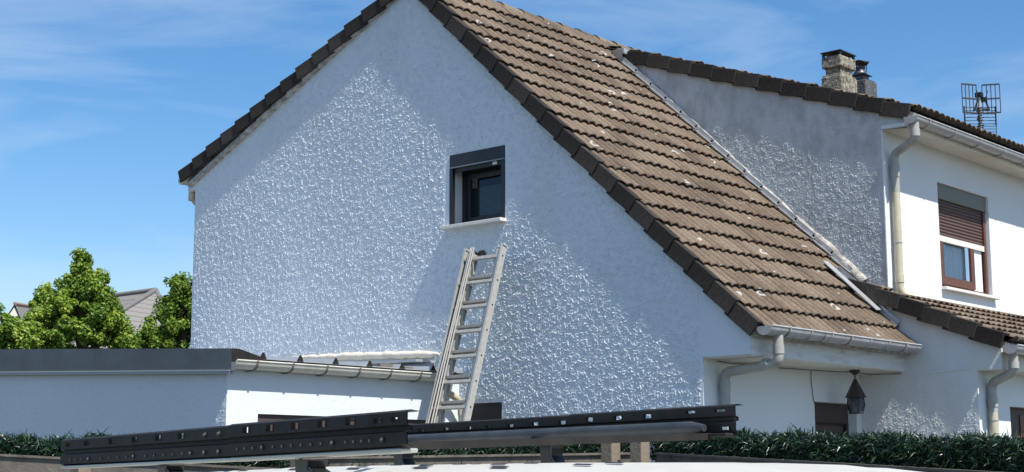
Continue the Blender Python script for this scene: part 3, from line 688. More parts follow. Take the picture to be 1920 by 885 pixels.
def cowl_chimney(x, y, zb, zt, hx, hy, mt):
    c = M().box((x-hx, y-hy, zb), (x+hx, y+hy, zt)).build('chimney', mt, uroof, bevel=.018); h = .155
    M().box((x-hx*.88, y-hy*.88, zt-.01), (x+hx*.88, y+hy*.88, zt+.018)).build('mortar_bed', m_sooty, c)
    M().box((x-h*.62, y-h*.62, zt+.018), (x+h*.62, y+h*.62, zt+.11)).build('flue_neck', m_steel, c)
    M().lathe((x, y, zt+.105), [(h*1.28, 0), (h*1.25, .010), (h*.6, .05)], 4, ph=R(45)).build('cowl_skirt', m_sooty, c)
    M().lathe((x, y, zt+.14), [(h*.68, 0), (h*.66, .03), (h*.52, .04), (h*.48, .09), (h*.58, .095), (h*.56, .11)], 20).build('cowl_drum', m_steel, c)
    for k in range(3):
        a = 2*math.pi*k/3+.5
        M().bar((x+h*.62*math.cos(a), y+h*.62*math.sin(a), zt+.17), (x+h*.70*math.cos(a), y+h*.70*math.sin(a), zt+.33), .010, .010, up=(1, 0, 0)).build('cowl_strut', m_sooty, c)
    n = 16; vs = [(x, y, zt+.375)]+[(x+h*.95*math.cos(2*math.pi*k/n), y+h*.95*math.sin(2*math.pi*k/n), zt+.325+.018*math.sin(k*1.1)) for k in range(n)]
    vs += [(v[0], v[1], v[2]-.012) for v in vs]
    fs = [(0, 1+k, 1+(k+1) % n) for k in range(n)]+[(n+1, n+2+(k+1) % n, n+2+k) for k in range(n)]+[(1+k, n+2+k, n+2+(k+1) % n, 1+(k+1) % n) for k in range(n)]
    M().add(vs, fs, False).build('cowl_hat', m_sooty, c)
slab_chimney(-11.21, 20.43, 4.7, 6.055, .175, .25, m_chim)
cowl_chimney(-11.27, 21.22, 4.7, 6.155, .19, .19, m_chimg)

# ================================================================== TV antenna
ax, ay, az = -9.25, 21.06, 4.6
ant = thing('television_antenna', 'tall grey lattice television aerial rising above the upper gutter', 'antenna', (ax, ay, az))
M().tube([(ax, ay, az-.3), (ax, ay, 5.56)], .022, 10).build('mast', m_antl, ant)
RX, RY = math.cos(yaw), -math.sin(yaw)           # side direction of the reflectors
VX = Vector((.72, .69, 0))
def panel(sg, name):
    mb = M(); zc = 5.515; a0 = .045; a1 = .295
    di = (VX*sg+Vector((.35, -.45, 0))*(.5)).normalized()
    b = Vector((ax, ay, 0))+Vector((0, 0, zc))
    for z in (.215, 0, -.215): mb.bar(b+di*a0+Vector((0, 0, z)), b+di*a1+Vector((0, 0, z)), .02, .02)
    for k in range(5):
        p = b+di*(a0+(a1-a0)*k/4); mb.tube([p-Vector((0, 0, .215)), p+Vector((0, 0, .215))], .007, 6)
    mb.build(name, m_ant, ant)
panel(-1, 'reflector'); panel(1, 'reflector')
mb = M(); c0 = Vector((ax, ay, 5.53)); VX_ = VX; VX = VX*.7
mb.obox(c0+Vector((0, 0, .05)), (1, 0, 0), (0, 1, 0), (0, 0, 1), .05, .04, .035); mb.obox(c0+VX*.09+Vector((0, 0, -.02)), (1, 0, 0), (0, 1, 0), (0, 0, 1), .045, .035, .03)
mb.bar(c0+VX*-.02, c0-VX*.12+Vector((0, 0, -.18)), .025, .02); mb.bar(c0+VX*.12, c0+VX*.20+Vector((0, 0, -.18)), .025, .02); mb.bar(c0-VX*.14+Vector((0, 0, -.165)), c0+VX*.20+Vector((0, 0, -.165)), .03, .02)
mb.tube([c0+VX*.14+Vector((0, 0, .0)), c0+VX*.19+Vector((0, 0, .12))], .006, 6); mb.tube([c0-VX*.02+Vector((0, 0, .05)), c0-VX*.06+Vector((0, 0, .15))], .006, 6)
mb.build('dipole_box', m_blackp, ant); VX = VX_
for zc, hw, nrod, hh in ((5.265, .235, 6, .125), (5.02, .235, 5, .085)):
    mb = M()
    for k in range(nrod):
        z = zc-hh+2*hh*k/(nrod-1); mb.tube([Vector((ax, ay, z))-VX*hw, Vector((ax, ay, z+.005))+VX*hw], .006, 6)
    mb.build('element_rods', m_ant, ant)
    for sg in (-1, 1):
        p = Vector((ax, ay, zc))+VX*hw*sg; M().tube([p-Vector((0, 0, hh+.02)), p+Vector((0, 0, hh+.02))], .012 if zc > 5.1 else .006, 8).build('end_bar', m_ant, ant)
mb = M(); pts = []
for k in range(60): a = k*.9; pts.append(Vector((ax+.035*math.cos(a)*(1+.4*math.sin(k*.3)), ay+.035*math.sin(a), 5.08+k*.0055)))
mb.tube(pts, .011, 6); mb.build('coiled_cable', m_ant, ant)

# ================================================================== EXTENSION (flat, left)
EX, EY = -12.25, 9.585
FA = 9.515
ext = thing('garage_extension', 'low white extension with an anthracite metal fascia in front of the gable', 'extension', (-15, 11, -EYE))
def fz(x): return 1.273-.0548*(x+12.09)
mb = M(); poly_wall(mb, [(-27, -EYE), (EX, -EYE), (EX, 1.07), (-27, 1.07+.0548*14.7)], [], lambda a, b: (a, EY, b), (0, .01, 0), reveal=False); mb.build('front_wall', m_ext, ext)
skin('sprayed_render', m_ext, ext, EY, -17.6, EX-.004, .15, 1.06, [], [], 71, hmax=.006)
mb = M(); poly_wall(mb, [(EY, -EYE), (GY-.003, -EYE), (GY-.003, 1.08), (EY, 1.08)], [[(9.99, -.5), (12.64, -.5), (12.64, .64), (9.99, .64)]], lambda a, b: (EX, a, b), (-.2, 0, 0), reveal=False); mb.build('side_wall', m_ext, ext)
wn2 = M().box((EX-.20, 9.99, -.5), (EX-.16, 12.64, .64)).build('window', m_frame, ext)
M().box((EX-.16, 9.995, .43), (EX-.03, 12.635, .638)).build('shutter_box', m_garage, wn2)
M().box((EX-.159, 10.0, -.4), (EX-.12, 12.63, .40)).build('roller_shutter', m_shut, wn2)
# fascia sheets
fa = M()
xs = [EX+.155, -15.52, -18.6, -22, -26.8]
for a, b in zip(xs[:-1], xs[1:]):
    fa.add([(a-.002, FA, fz(a)), (b+.002, FA, fz(b)), (b+.002, FA, fz(b)-.215-.012*(-12-b)), (a-.002, FA, fz(a)-.215-.012*(-12-a)), (a-.002, FA+.055, fz(a)), (b+.002, FA+.055, fz(b)), (b+.002, FA+.055, fz(b)-.215), (a-.002, FA+.055, fz(a)-.215)],
           [(0, 1, 2, 3), (0, 4, 5, 1), (0, 3, 7, 4), (3, 2, 6, 7), (1, 5, 6, 2)])
fas = fa.build('metal_fascia', m_anth, ext)
a, b = EX+.155, -26.8
tr = M(); tr.bar((a-.02, FA-.003, fz(a)-.219), (b, FA-.003, fz(b)-.219-.012*(-12-b)), .012, .012); tr.build('fascia_trim', m_gutb, fas)
M().bar((a-.03, FA+.018, fz(a)-.238), (b, FA+.018, fz(b)-.238-.012*(-12-b)), .05, .026).build('drip_edge', m_anthtrim, fas)
M().add([(a, FA, fz(a)), (a, FA+.10, fz(a)), (a, FA+.40, fz(a)-.07), (a, FA+.40, fz(a)-.10), (a, FA+.05, fz(a)-.13), (a, FA, fz(a)-.13)], [(0, 1, 2, 3, 4, 5)]).bar((a-.06, FA+.06, fz(a)-.002), (a-.06, FA+.40, fz(a)-.085), .12, .008).build('verge_flashing', m_blackm, fas)
# ribbed metal roof
rf = M(); pr = []; y = 9.56
while y < 12.95:
    pr += [(y, 0), (y+.40, 0), (y+.425, .045), (y+.455, .045), (y+.48, 0)]; y += .50
def rr(x): return 1.215-.0548*(x+12.15)-.01
b_, t_ = [], []
for yy, h in pr: b_.append((-12.20, yy, rr(-12.20)+h)); t_.append((-17.3, yy, rr(-17.3)+h))
n = len(pr); rf.add(b_+t_, [(i, i+1, n+i+1, n+i) for i in range(n-1)])
rf.add(b_+[(p[0]-.0, p[1], rr(-12.20)-.012) for p in b_], [(i, i+1, n+i+1, n+i) for i in range(n-1)])
er = rf.build('roof', m_zincp, ext)
for k in range(7):
    yy = 9.56+k*.5+.44
    if yy < 12.95: M().add([(-12.195, yy-.05, rr(-12.195)-.005), (-12.195, yy+.045, rr(-12.195)-.005), (-12.195, yy+.012, rr(-12.195)+.058), (-12.195, yy-.012, rr(-12.195)+.058)], [(0, 1, 2, 3)]).build('rib_end', m_blackm, er)
M().box((-14.6, 12.62, rr(-14)+.03), (-12.6, 12.95, rr(-14)+.06)).build('wall_flashing', m_zincp, er)
for ya, yb, xx, hh in ((9.72, 10.30, -12.95, .075), (10.32, 10.85, -13.2, .06)):
    M().box((xx, ya, rr(xx)), (xx-.5, yb, rr(xx)+hh)).build('raised_panel', m_zincp, er)
M().box((-12.32, 11.78, rr(-12.3)), (-12.60, 12.10, rr(-12.3)+.045)).box((-12.36, 12.12, rr(-12.3)), (-12.6, 12.34, rr(-12.3)+.03)).build('wooden_wedge', m_plank, er)
gutter(ext, -12.158, 1.155, FA+.055, 12.66, .082, m_gutlight, [9.82+.47*k for k in range(6)], brmat=m_brk, wall=-12.24)
downpipe(ext, [(-12.165, 12.60, 1.10), (-12.165, 12.60, .98), (-12.12, 12.82, .90), (-12.12, 12.90, .80), (-12.12, 12.90, -EYE+.05)], .042, m_pipec, [((-12.12, 12.90, .80), (-12.12, 12.90, .70))], [((-12.12, 12.90, .42), (-12.12, 12.90, .40))])

# ================================================================== LADDER
lx, ltop, lbot = -11.86, Vector((0, 12.70, 2.585)), Vector((0, 11.38, -EYE))
ladder = thing('extension_ladder', 'three section aluminium extension ladder leaning against the gable, its rope hanging down', 'ladder', (lx+.22, 11.5, -EYE))
ld = (ltop-lbot).normalized(); ln = Vector((0, -ld.z, ld.y)); LL = (ltop-lbot).length
LW = .585
for s in range(3):
    off = -ln*(-.0) + (-ln)*(.078*s)*1.0
    off = -ln*(.026*s)
    for sx in (0, 1):
        x0 = lx+(LW if sx else 0)+(-.048*s if sx else .048*s)
        mb = M(); L0 = LL-(.0, .05, .02)[s]
        c = Vector((x0, 0, 0))+lbot+off
        hw = .013
        # C-shaped rail
        mid = c+ld*L0/2
        mb.obox(mid, (1, 0, 0), ld, ln, .0035, L0/2, .042)
        inn = -1 if sx else 1
        mb.obox(mid+Vector((inn*.012, 0, 0))+ln*.040, (1, 0, 0), ld, ln, .012, L0/2, .0025)
        mb.obox(mid+Vector((inn*.012, 0, 0))-ln*.040, (1, 0, 0), ld, ln, .012, L0/2, .0025)
        ro = mb.build('rail', m_alu, ladder)
        M().obox(c+ld*(L0+.006), (1, 0, 0), ld, ln, .014, .008, .036).build('end_plug', m_blackp if s else m_gutb, ro)
    k = 0
    t = .16+(0, .07, .035)[s]
    while t < LL-.08:
        p = Vector((lx+.005+.048*s, 0, 0))+lbot+off+ld*t
        q = p+Vector((LW-.01-.096*s, 0, 0))
        mb = M(); mb.obox((p+q)/2, (1, 0, 0), ld, ln, (LW-.012-.096*s)/2, .018, .021)
        rg = mb.build('rung', m_alu if s == 0 else m_aludark, ladder, bevel=.004)
        if s == 0:
            M().tube([q+Vector((.0095, 0, 0)), q+Vector((.0115, 0, 0))], .011, 10).build('rung_socket', m_blackp, rg)
        t += .30
M().lathe((0, 0, 0), [(.001, 0)], 3) if 0 else None
pu = Vector((lx+.16, 0, 0))+ltop+ld*-.02-ln*.10
M().tube([pu+Vector((-.02, 0, 0)), pu+Vector((.02, 0, 0))], .05, 16).build('pulley', m_blackp, ladder)
mb = M()
for ph, xo in ((0, .10), (1.3, .13), (2.1, .16)):
    pts = []
    for k in range(30):
        s = k/29; p = Vector((lx+xo-.08*s+.012*math.sin(7*s+ph), 0, 0))+ltop+(lbot-ltop)*s*(.86)+ln*(.045+.02*math.sin(5*s+ph)); pts.append(p)
    mb.tube(pts, .009, 6)
mb.build('rope', m_rope, ladder)

# ================================================================== LANTERN, CABLES
lan = thing('hanging_lantern', 'dark brown pointed lantern hanging from the porch soffit', 'lantern', (-8.52, 15.63, .70))
lx_, ly_ = -8.52, 15.63
M().lathe((lx_, ly_, 1.135), [(.02, 0), (.055, .03), (.06, .055)], 12).build('ceiling_rose', m_copper, lan)
M().tube([(lx_, ly_, 1.15), (lx_, ly_, 1.07)], .008, 8).build('hanger', m_copper, lan)
M().lathe((lx_, ly_, .875), [(.125, 0), (.12, .008), (.014, .215)], 6, ph=.3).build('lantern_roof', m_copper, lan)
M().lathe((lx_, ly_, .70), [(.075, 0), (.098, .09), (.088, .172)], 6, caps=True, ph=.3).build('lantern_glass', mat('lantern_glass', (.012, .02, .035), .15, noise=(9, (.12, .13, .14), .3)), lan)
fr = M()
for k in range(6):
    a = 2*math.pi*k/6+.3; q = lambda rr_, z: (lx_+rr_*math.cos(a), ly_+rr_*math.sin(a), z)
    fr.tube([q(.077, .70), q(.101, .79), q(.090, .873)], .006, 6)
fr.lathe((lx_, ly_, .692), [(.08, 0), (.08, .012)], 6, ph=.3); fr.build('lantern_frame', m_copper, lan)
c1 = M().tube([Vector((-8.80, 13.25+k*.15, 1.178-.012*math.sin(k*.9)-.0*k)) for k in range(9)]+[Vector((-8.52-.10, 15.45, 1.165)), Vector((-8.52, 15.63, 1.172)), Vector((-8.60, 16.1, 1.165)), Vector((-8.28, 16.285, 1.17))], .005, 6)
tag(c1.build('cable', m_cable), 'thin dark cable strung under the porch soffit to the lantern', 'cable')
c2 = M().tube([Vector((-8.26+k*.085, 16.292, 1.155+.004*k-.010*math.sin(math.pi*k/10))) for k in range(11)], .007, 6)
tag(c2.build('cable', m_cablew), 'short white cable along the side wall right of the lantern', 'cable')
c3 = M().tube([Vector((-8.81, 15.16, 1.18)), Vector((-8.812, 15.15, 1.06)), Vector((-8.811, 15.17, .95)), Vector((-8.812, 15.19, .84)), Vector((-8.812, 15.21, .80))], .004, 6)
tag(c3.build('cable', m_cable), 'thin cable running down the white wall to the brown garage door', 'cable')

# ================================================================== FENCE AND ARTIFICIAL HEDGE
def fence(name, label, A, B, boards, posts=(), hang=.28):
    """A,B = ends of the top board line; boards stacked downward"""
    f_ = thing(name, label, 'fence', (A[0], A[1], -EYE))
    A, B = Vector(A), Vector(B)
    for k in range(boards):
        dz = Vector((0, 0, -.075-k*.165)); lip = .004*random.uniform(-1, 1)
        M().bar(A+dz, B+dz, .028+lip, .15).build('board', m_plank, f_, bevel=.004)
    M().bar(A+Vector((0, 0, .004)), B+Vector((0, 0, .004)), .06, .016).build('top_rail', m_plank, f_)
    dv = (B-A).normalized(); sd = Vector((dv.y, -dv.x, 0)).normalized()
    for t, h, w_ in posts:
        p = A+(B-A)*t+sd*(-.07 if sd.y > 0 else .07)
        M().box((p.x-w_/2, p.y-w_/2, -EYE), (p.x+w_/2, p.y+w_/2, h)).build('post', m_post, f_, bevel=.006)
    return f_
fR0, fR1 = (-6.52, 9.00, .156), (-3.0, 8.18, -.03)
fence('wooden_fence', 'weathered grey plank fence below the hedge on the right side', fR0, fR1, 10)
fM0, fM1 = (-8.10, 7.10, .125), (-6.58, 8.95, .158)
fence('wooden_fence', 'weathered plank fence in the middle, seen under the roof rack', fM0, fM1, 10)
fL0, fL1 = (-10.6, 5.30, .20), (-8.05, 6.95, .040)
fence('wooden_fence', 'weathered plank fence below the hedge at the far left', fL0, fL1, 10)
def post(px, py, h, w_, label):
    p = thing('fence_post', label, 'post', (px, py, -EYE), group='timber posts of the plank fence')
    M().box((px-w_/2, py-w_/2, -EYE), (px+w_/2-.052 if w_ > .1 else px+w_/2, py+w_/2, h)).build('timber', m_post, p, bevel=.006)
    if w_ > .1: M().box((px+w_/2-.05, py-w_/2+.012, -EYE), (px+w_/2, py+w_/2-.01, h-.004)).build('timber', m_plank, p, bevel=.006)
def D(x, y, d):
    v = f+r2*((x-960)/2839.7)-u2*((y-442.5)/2839.7); return v*(d/math.hypot(v.x, v.y))
for px, dist, h, w_, lb in ((1145, 10.7, .30, .10, 'pale timber post, left one of the pair beside the right hedge'), (1200, 10.6, .30, .10, 'pale timber post, right one of the pair beside the right hedge'),
                        (568, 10.0, .17, .12, 'short timber post under the middle of the black roof rack'), (152, 9.9, .095, .09, 'short pale timber post under the left end of the roof rack')):
    p = D(px, 870, dist); post(p.x, p.y, h, w_, lb)
m_blade = [mat('hedge_blade_green', (.012, .055, .022), .42), mat('hedge_blade_dark', (.006, .024, .014), .45)]
def leafmat():
    m = bpy.data.materials.new('artificial_needles'); m.use_nodes = True; nt = m.node_tree; p = nt.nodes['Principled BSDF']; L = nt.links.new
    at = N(nt, 'ShaderNodeAttribute', attribute_name='tint'); cr = N(nt, 'ShaderNodeValToRGB'); e = cr.color_ramp.elements
    e[0].color = (.004, .014, .009, 1); e[1].color = (.055, .10, .04, 1); k = e.new(.6); k.color = (.008, .036, .020, 1); e[2].position = .98
    L(at.outputs['Fac'], cr.inputs[0]); L(cr.outputs[0], p.inputs['Base Color']); p.inputs['Roughness'].default_value = .38
    return m
m_needle = leafmat()
def hedge(label, A, B, ht, nb_, thick=.09, dens=1):
    A, B = Vector(A), Vector(B); dv = B-A; L_ = dv.length; n_ = Vector((dv.y, -dv.x, 0)).normalized()
    mb = M()
    rnd = random.Random(int(L_*1000))
    for k in range(nb_):
        t = rnd.random(); hh = rnd.random()**.85
        clump = .014*math.sin(t*L_*9+1.3)+.010*math.sin(t*L_*23)+.008*math.sin(t*L_*61)-.022
        c = A+dv*t+Vector((0, 0, -ht*(1-hh)+clump*hh))+n_*rnd.uniform(-thick, thick)
        d0 = Vector((rnd.gauss(0, 1), rnd.gauss(0, 1), rnd.gauss(.15+(.5 if hh > .9 else 0), .7))).normalized()
        ln_ = rnd.uniform(.035, .085)*(1.15 if hh > .88 else 1)*(1.7 if rnd.random() < .03 else 1); w_ = rnd.uniform(.0022, .0048)
        sd = d0.orthogonal().normalized(); sd.rotate(Matrix.Rotation(rnd.uniform(0, 6.28), 3, d0))
        e_ = c+d0*ln_+Vector((0, 0, -.3*ln_)) * rnd.random(); md = c+d0*ln_*.5+Vector((0, 0, .006))
        tn = rnd.random()
        mb.add([c-sd*w_*.6, c+sd*w_*.6, md+sd*w_, e_, md-sd*w_], [(0, 1, 2, 3, 4)], False, tn)
    o = mb.build('artificial_hedge', m_needle, tintattr=True)
    tag(o, label, 'hedge', group='artificial hedge strips on the fence')
    return o
hedge('dark green artificial hedge on the fence at the right, beneath the porch and lantern', (-6.60, 9.12, .315), (-3.15, 8.38, .185), .24, 36000)
hedge('dark green artificial hedge strip glimpsed under the middle of the roof rack', (-8.15, 7.18, .24), (-6.66, 9.05, .30), .20, 13000)
hedge('dark green artificial hedge on the fence at the far left, below the extension', (-10.7, 5.50, .31), (-8.3, 7.05, .25), .19, 20000)

# ================================================================== VAN AND ROOF RACK
v = Vector((-.972, .235, 0)).normalized(); pn = Vector((.235, .972, 0)).normalized()
def V(s, p, z): return v*s+pn*p+Vector((0, 0, z))
van = thing('white_van', 'white van in the foreground, only its ribbed roof edge in view', 'van', tuple(V(4.2, 2.55, -EYE)))
mb = M(); S = [1.95+.05*k for k in range(11)]+[2.5+.25*k for k in range(16)]
P = [1.72+k*(1.74/44) for k in range(45)]
def vz(s, p):
    c = (p-2.58)/.87; base = .028-.055*abs(c)**3.2+.010*(p-2.58)
    q = max(0, (3.3-s)/1.3); base -= .075*q**2.4
    q = max(0, (s-4.4)/1.6); base -= .12*q**2
    rib = .011*max(0, math.sin((p-1.75)*2*math.pi/.17)) if (2.7 < s < 5.6 and abs(c) < .9) else 0
    return base+rib*.8
vs = [V(s, p, vz(s, p)) for s in S for p in P]; nP = len(P)
mb.add(vs, [(i*nP+j, (i+1)*nP+j, (i+1)*nP+j+1, i*nP+j+1) for i in range(len(S)-1) for j in range(nP-1)], True)
# sides
for j in (0, nP-1):
    lo = [V(s, P[j]+(-.06 if j == 0 else .06), -1.0) for s in S]; hi = [V(s, P[j], vz(s, P[j])) for s in S]; n = len(S)
    mb.add(hi+lo, [(i, i+1, n+i+1, n+i) for i in range(n-1)], True)
for i in (0, len(S)-1):
    hi = [V(S[i], p, vz(S[i], p)) for p in P]; lo = [V(S[i]+(-.10 if i == 0 else .6), p, -1.0) for p in P]
    mb.add(hi+lo, [(k, k+1, nP+k+1, nP+k) for k in range(nP-1)], True)
mb.box(V(2.1, 1.8, -1.35), V(2.1, 1.8, -1.35))
body = mb.build('body', m_van, van)
M().obox(V(3.95, 2.58, -1.1), v, pn, (0, 0, 1), 1.95, .80, .28).build('lower_body', m_van, van, bevel=.05)
for s in (2.7, 5.3):
    for p in (1.78, 3.38):
        w0 = V(s, p, -EYE+.31); w_ = M().tube([w0-pn*.09, w0+pn*.09], .31, 28).build('wheel', m_seal, van)
        M().tube([w0-pn*.093, w0+pn*.093], .19, 20).build('rim', m_gutb, w_)
for p in (1.93, 2.10, 2.27, 2.44):
    for k in range(7):
        s = 2.85+k*.36+(p*1.7 % .2); M().add([V(s, p, vz(s, p)+.0035), V(s+.07, p, vz(s+.07, p)+.0035), V(s+.07, p+.014, vz(s+.07, p+.014)+.0035), V(s, p+.014, vz(s, p+.014)+.0035)], [(0, 1, 2, 3)]).build('roof_seal', m_seal, body)

rack = thing('roof_rack', 'black perforated steel roof rack with grey bars on the white van', 'roof rack', tuple(V(4.3, 2.6, .03)))
def side_panel(pp, s0, s1, zt0, zb0, zt1, zb1, face, holes, dots, name='side_panel', mt=m_blackm):
    """pressed steel side: s0 near end, s1 far end; face = -1 if its flat looks to the camera side.
    holes = list of (s, half length, z fraction, half height) real openings"""
    H = lambda t: (zt0+(zt1-zt0)*t, zb0+(zb1-zb0)*t)
    # breakpoints
    secs = [(0, .0), (.06, .012), (.40, .012), (.44, .0), (.56, .0), (.60, .012), (.93, .012), (1, -.004)]
    ss = sorted(set([s0, s1]+[a for h in holes for a in (h[0]-h[1], h[0]+h[1])]))
    zs_ = sorted(set([q[0] for q in secs]+[a for h in holes for a in (h[2]-h[3], h[2]+h[3])]))
    def off(fz_):
        for (a, oa), (b, ob) in zip(secs[:-1], secs[1:]):
            if a <= fz_ <= b: return oa+(ob-oa)*(fz_-a)/(b-a)
        return 0
    def pt(s, fz_, th=0):
        t = (s-s0)/(s1-s0); zt, zb = H(t); return V(s, pp+face*(off(fz_)+th), zt+(zb-zt)*fz_)
    mb = M()
    for i in range(len(ss)-1):
        for j in range(len(zs_)-1):
            sm, zm = (ss[i]+ss[i+1])/2, (zs_[j]+zs_[j+1])/2
            if any(abs(sm-h[0]) < h[1] and abs(zm-h[2]) < h[3] for h in holes): continue
            for th in (0, -.003):
                mb.add([pt(ss[i], zs_[j], th), pt(ss[i+1], zs_[j], th), pt(ss[i+1], zs_[j+1], th), pt(ss[i], zs_[j+1], th)], [(0, 1, 2, 3)])
    for h in holes:   # pressed rim of each opening
        a, b, c, d = h[0]-h[1], h[0]+h[1], h[2]-h[3], h[2]+h[3]
        q = [(a, c), (b, c), (b, d), (a, d)]
        for k in range(4):
            (sa, za), (sb, zb_) = q[k], q[(k+1) % 4]
            mb.add([pt(sa, za, .002), pt(sb, zb_, .002), pt(sb, zb_, -.012), pt(sa, za, -.012)], [(0, 1, 2, 3)])
    # folded top and bottom lips
    for fz_, dp in ((0, -.030), (1, -.020)):
        mb.add([pt(s0, fz_), pt(s1, fz_), pt(s1, fz_)+pn*face*dp+Vector((0, 0, -.004 if fz_ == 0 else 0)), pt(s0, fz_)+pn*face*dp+Vector((0, 0, -.004 if fz_ == 0 else 0))], [(0, 1, 2, 3)])
    o = mb.build(name, mt, rack)
    for s, fz_, rad in dots:
        c = pt(s, fz_); M().tube([c-pn*face*-.001, c+pn*face*.004], rad, 12).build('bolt', m_dot if rad < .005 else m_seal, o)
        if rad > .006: M().tube([c+pn*face*.003, c+pn*face*.007], rad*.5, 10).build('bolt_head', m_dot, o)
    return o
# near side (two overlapping lengths)
PA = 1.86
def zA(s):   # top and bottom of the near side, from the near end backwards
    t = (s-3.08)/(5.5-3.08); return (.156-.018*t, .063-.020*t)
mid = 4.05
ztn, zbn = zA(3.06); ztm, zbm = zA(mid); ztf, zbf = zA(5.52)
side_panel(PA, 3.06, mid-.0, ztn, zbn+.006, ztm+.002, zbm+.002, -1,
           [(3.115, .016, .25, .06), (3.195, .018, .25, .06), (3.33, .022, .22, .09), (3.48, .020, .22, .09), (3.63, .020, .22, .09), (3.78, .020, .22, .09), (3.93, .018, .22, .09)],
           [(3.17, .78, .008), (3.42, .78, .008), (3.82, .78, .008)]+[(3.48+.055*k, .78, .0038) for k in range(6)]+[(3.23+.04*k, .78, .0038) for k in range(4)]+[(3.88+.05*k, .78, .0038) for k in range(3)])
side_panel(PA+.006, mid+.003, 5.50, ztm, zbm, ztf, zbf, -1,
           [(4.40, .022, .22, .09), (4.58, .022, .22, .09), (4.78, .022, .22, .09), (4.99, .022, .22, .09), (5.23, .022, .22, .08), (5.42, .02, .22, .07)],
           [(4.12, .25, .009), (4.22, .25, .009), (4.12, .80, .009), (4.22, .80, .009), (4.32, .80, .007), (4.78, .80, .007), (5.20, .80, .007)]+[(4.38+.075*k, .80, .0036) for k in range(5)]+[(4.84+.08*k, .80, .0036) for k in range(4)]+[(5.27+.06*k, .8, .0036) for k in range(3)])
def under(pp, s0, s1, z0, z1, hgt, wdt, mt, name): 
    a, b = V(s0, pp, z0), V(s1, pp, z1); M().bar(a, b, wdt, hgt).build(name, mt, rack, bevel=.003)
under(PA+.020, 3.10, mid, zbn-.002, zbm-.005, .011, .05, m_underb, 'lower_rail')
under(PA+.020, mid, 5.50, zbm-.005, zbf-.006, .010, .05, m_underb, 'lower_rail')
# far side
PB = 3.37
side_panel(PB, 3.55, 4.42, .226, .132, .224, .131, -1,
           [(3.62, .026, .20, .045), (3.76, .024, .20, .045), (3.98, .022, .26, .075), (4.14, .022, .26, .075), (4.30, .022, .26, .075)],
           [(3.56, .50, .006)])
side_panel(PB+.006, 4.424, 5.75, .222, .131, .220, .131, -1,
           [(4.47, .022, .30, .075), (4.64, .022, .30, .075), (4.80, .02, .32, .06), (4.95, .02, .32, .06), (5.08, .02, .32, .06), (5.26, .02, .32, .06), (5.45, .022, .32, .07)], [])
M().box((0, 0, 0), (0, 0, 0)) if 0 else None
mb = M(); mb.tube([V(3.66, PB-.045, .152), V(3.72, PB-.045, .155), V(5.80, PB-.045, .153)], [.012, .020, .020], 16); mb.build('grey_tube', m_greybar, rack)
under(PB-.02, 3.56, 5.8, .128, .128, .012, .05, m_blackm, 'lower_rail')
M().box((0, 0, 0), (0, 0, 0)) if 0 else None
tg = M(); c = V(3.59, PB-.018, .149); tg.obox(c, v, pn, (0, 0, 1), .013, .001, .005); tg.build('reflector_plate', m_white, rack)
def foot(pp, s, ztop, zb):
    pr = [(-.030, ztop), (.045, ztop), (.040, ztop-.02), (.012, ztop-.05), (-.006, zb+.02), (-.055, zb+.004), (-.060, zb-.004), (.03, zb-.004), (.034, zb+.03), (.045, ztop-.03)]
    pr = [(-.03, ztop), (.05, ztop), (.045, ztop-.03), (.040, zb-.004), (-.075, zb-.004), (-.068, zb+.006), (-.030, zb+.018), (-.012, (ztop+zb)/2), (-.018, ztop-.02)]
    o = M().extr([V(s+a, pp-.03, z) for a, z in pr], pn*.06).build('foot', m_blackp, rack, bevel=.004)
    M().extr([V(s+a, pp-.034, z) for a, z in ((-.034, ztop-.01), (-.026, ztop-.012), (-.020, (ztop+zb)/2), (-.036, zb+.022), (-.060, zb+.010), (-.062, zb+.016), (-.042, zb+.026), (-.028, (ztop+zb)/2))], pn*.002).build('foot_rib', m_greybar, o)
for s in (3.66, 4.62): foot(PA+.06, s, zA(s)[1]-.012, .0)
for s in (4.49, 5.54): foot(PB-.03, s, .122, .03)
for s in (3.66, 4.58, 5.5): M().bar(V(s, PA+.02, .072), V(s, PB-.03, .125), .035, .022).build('crossbar', m_blackm, rack)

# ================================================================== TREES
def tree_leafmat(name, c1, c2, c3):
    m = bpy.data.materials.new(name); m.use_nodes = True; nt = m.node_tree; p = nt.nodes['Principled BSDF']; L = nt.links.new
    at = N(nt, 'ShaderNodeAttribute', attribute_name='tint'); cr = N(nt, 'ShaderNodeValToRGB'); e = cr.color_ramp.elements
    e[0].color = (*c1, 1); e[1].color = (*c3, 1); k = e.new(.6); k.color = (*c2, 1)
    L(at.outputs['Fac'], cr.inputs[0]); L(cr.outputs[0], p.inputs['Base Color']); p.inputs['Roughness'].default_value = .5
    tr = N(nt, 'ShaderNodeBsdfTranslucent'); L(cr.outputs[0], tr.inputs[0]); x = N(nt, 'ShaderNodeMixShader'); x.inputs[0].default_value = .42
    L(p.outputs[0], x.inputs[1]); L(tr.outputs[0], x.inputs[2]); L(x.outputs[0], nt.nodes['Material Output'].inputs[0])
    return m
m_leaf = tree_leafmat('leaf_lime', (.08, .16, .022), (.21, .33, .035), (.46, .52, .08))
m_leaf2 = tree_leafmat('leaf_mid', (.055, .12, .018), (.17, .28, .03), (.36, .44, .06))
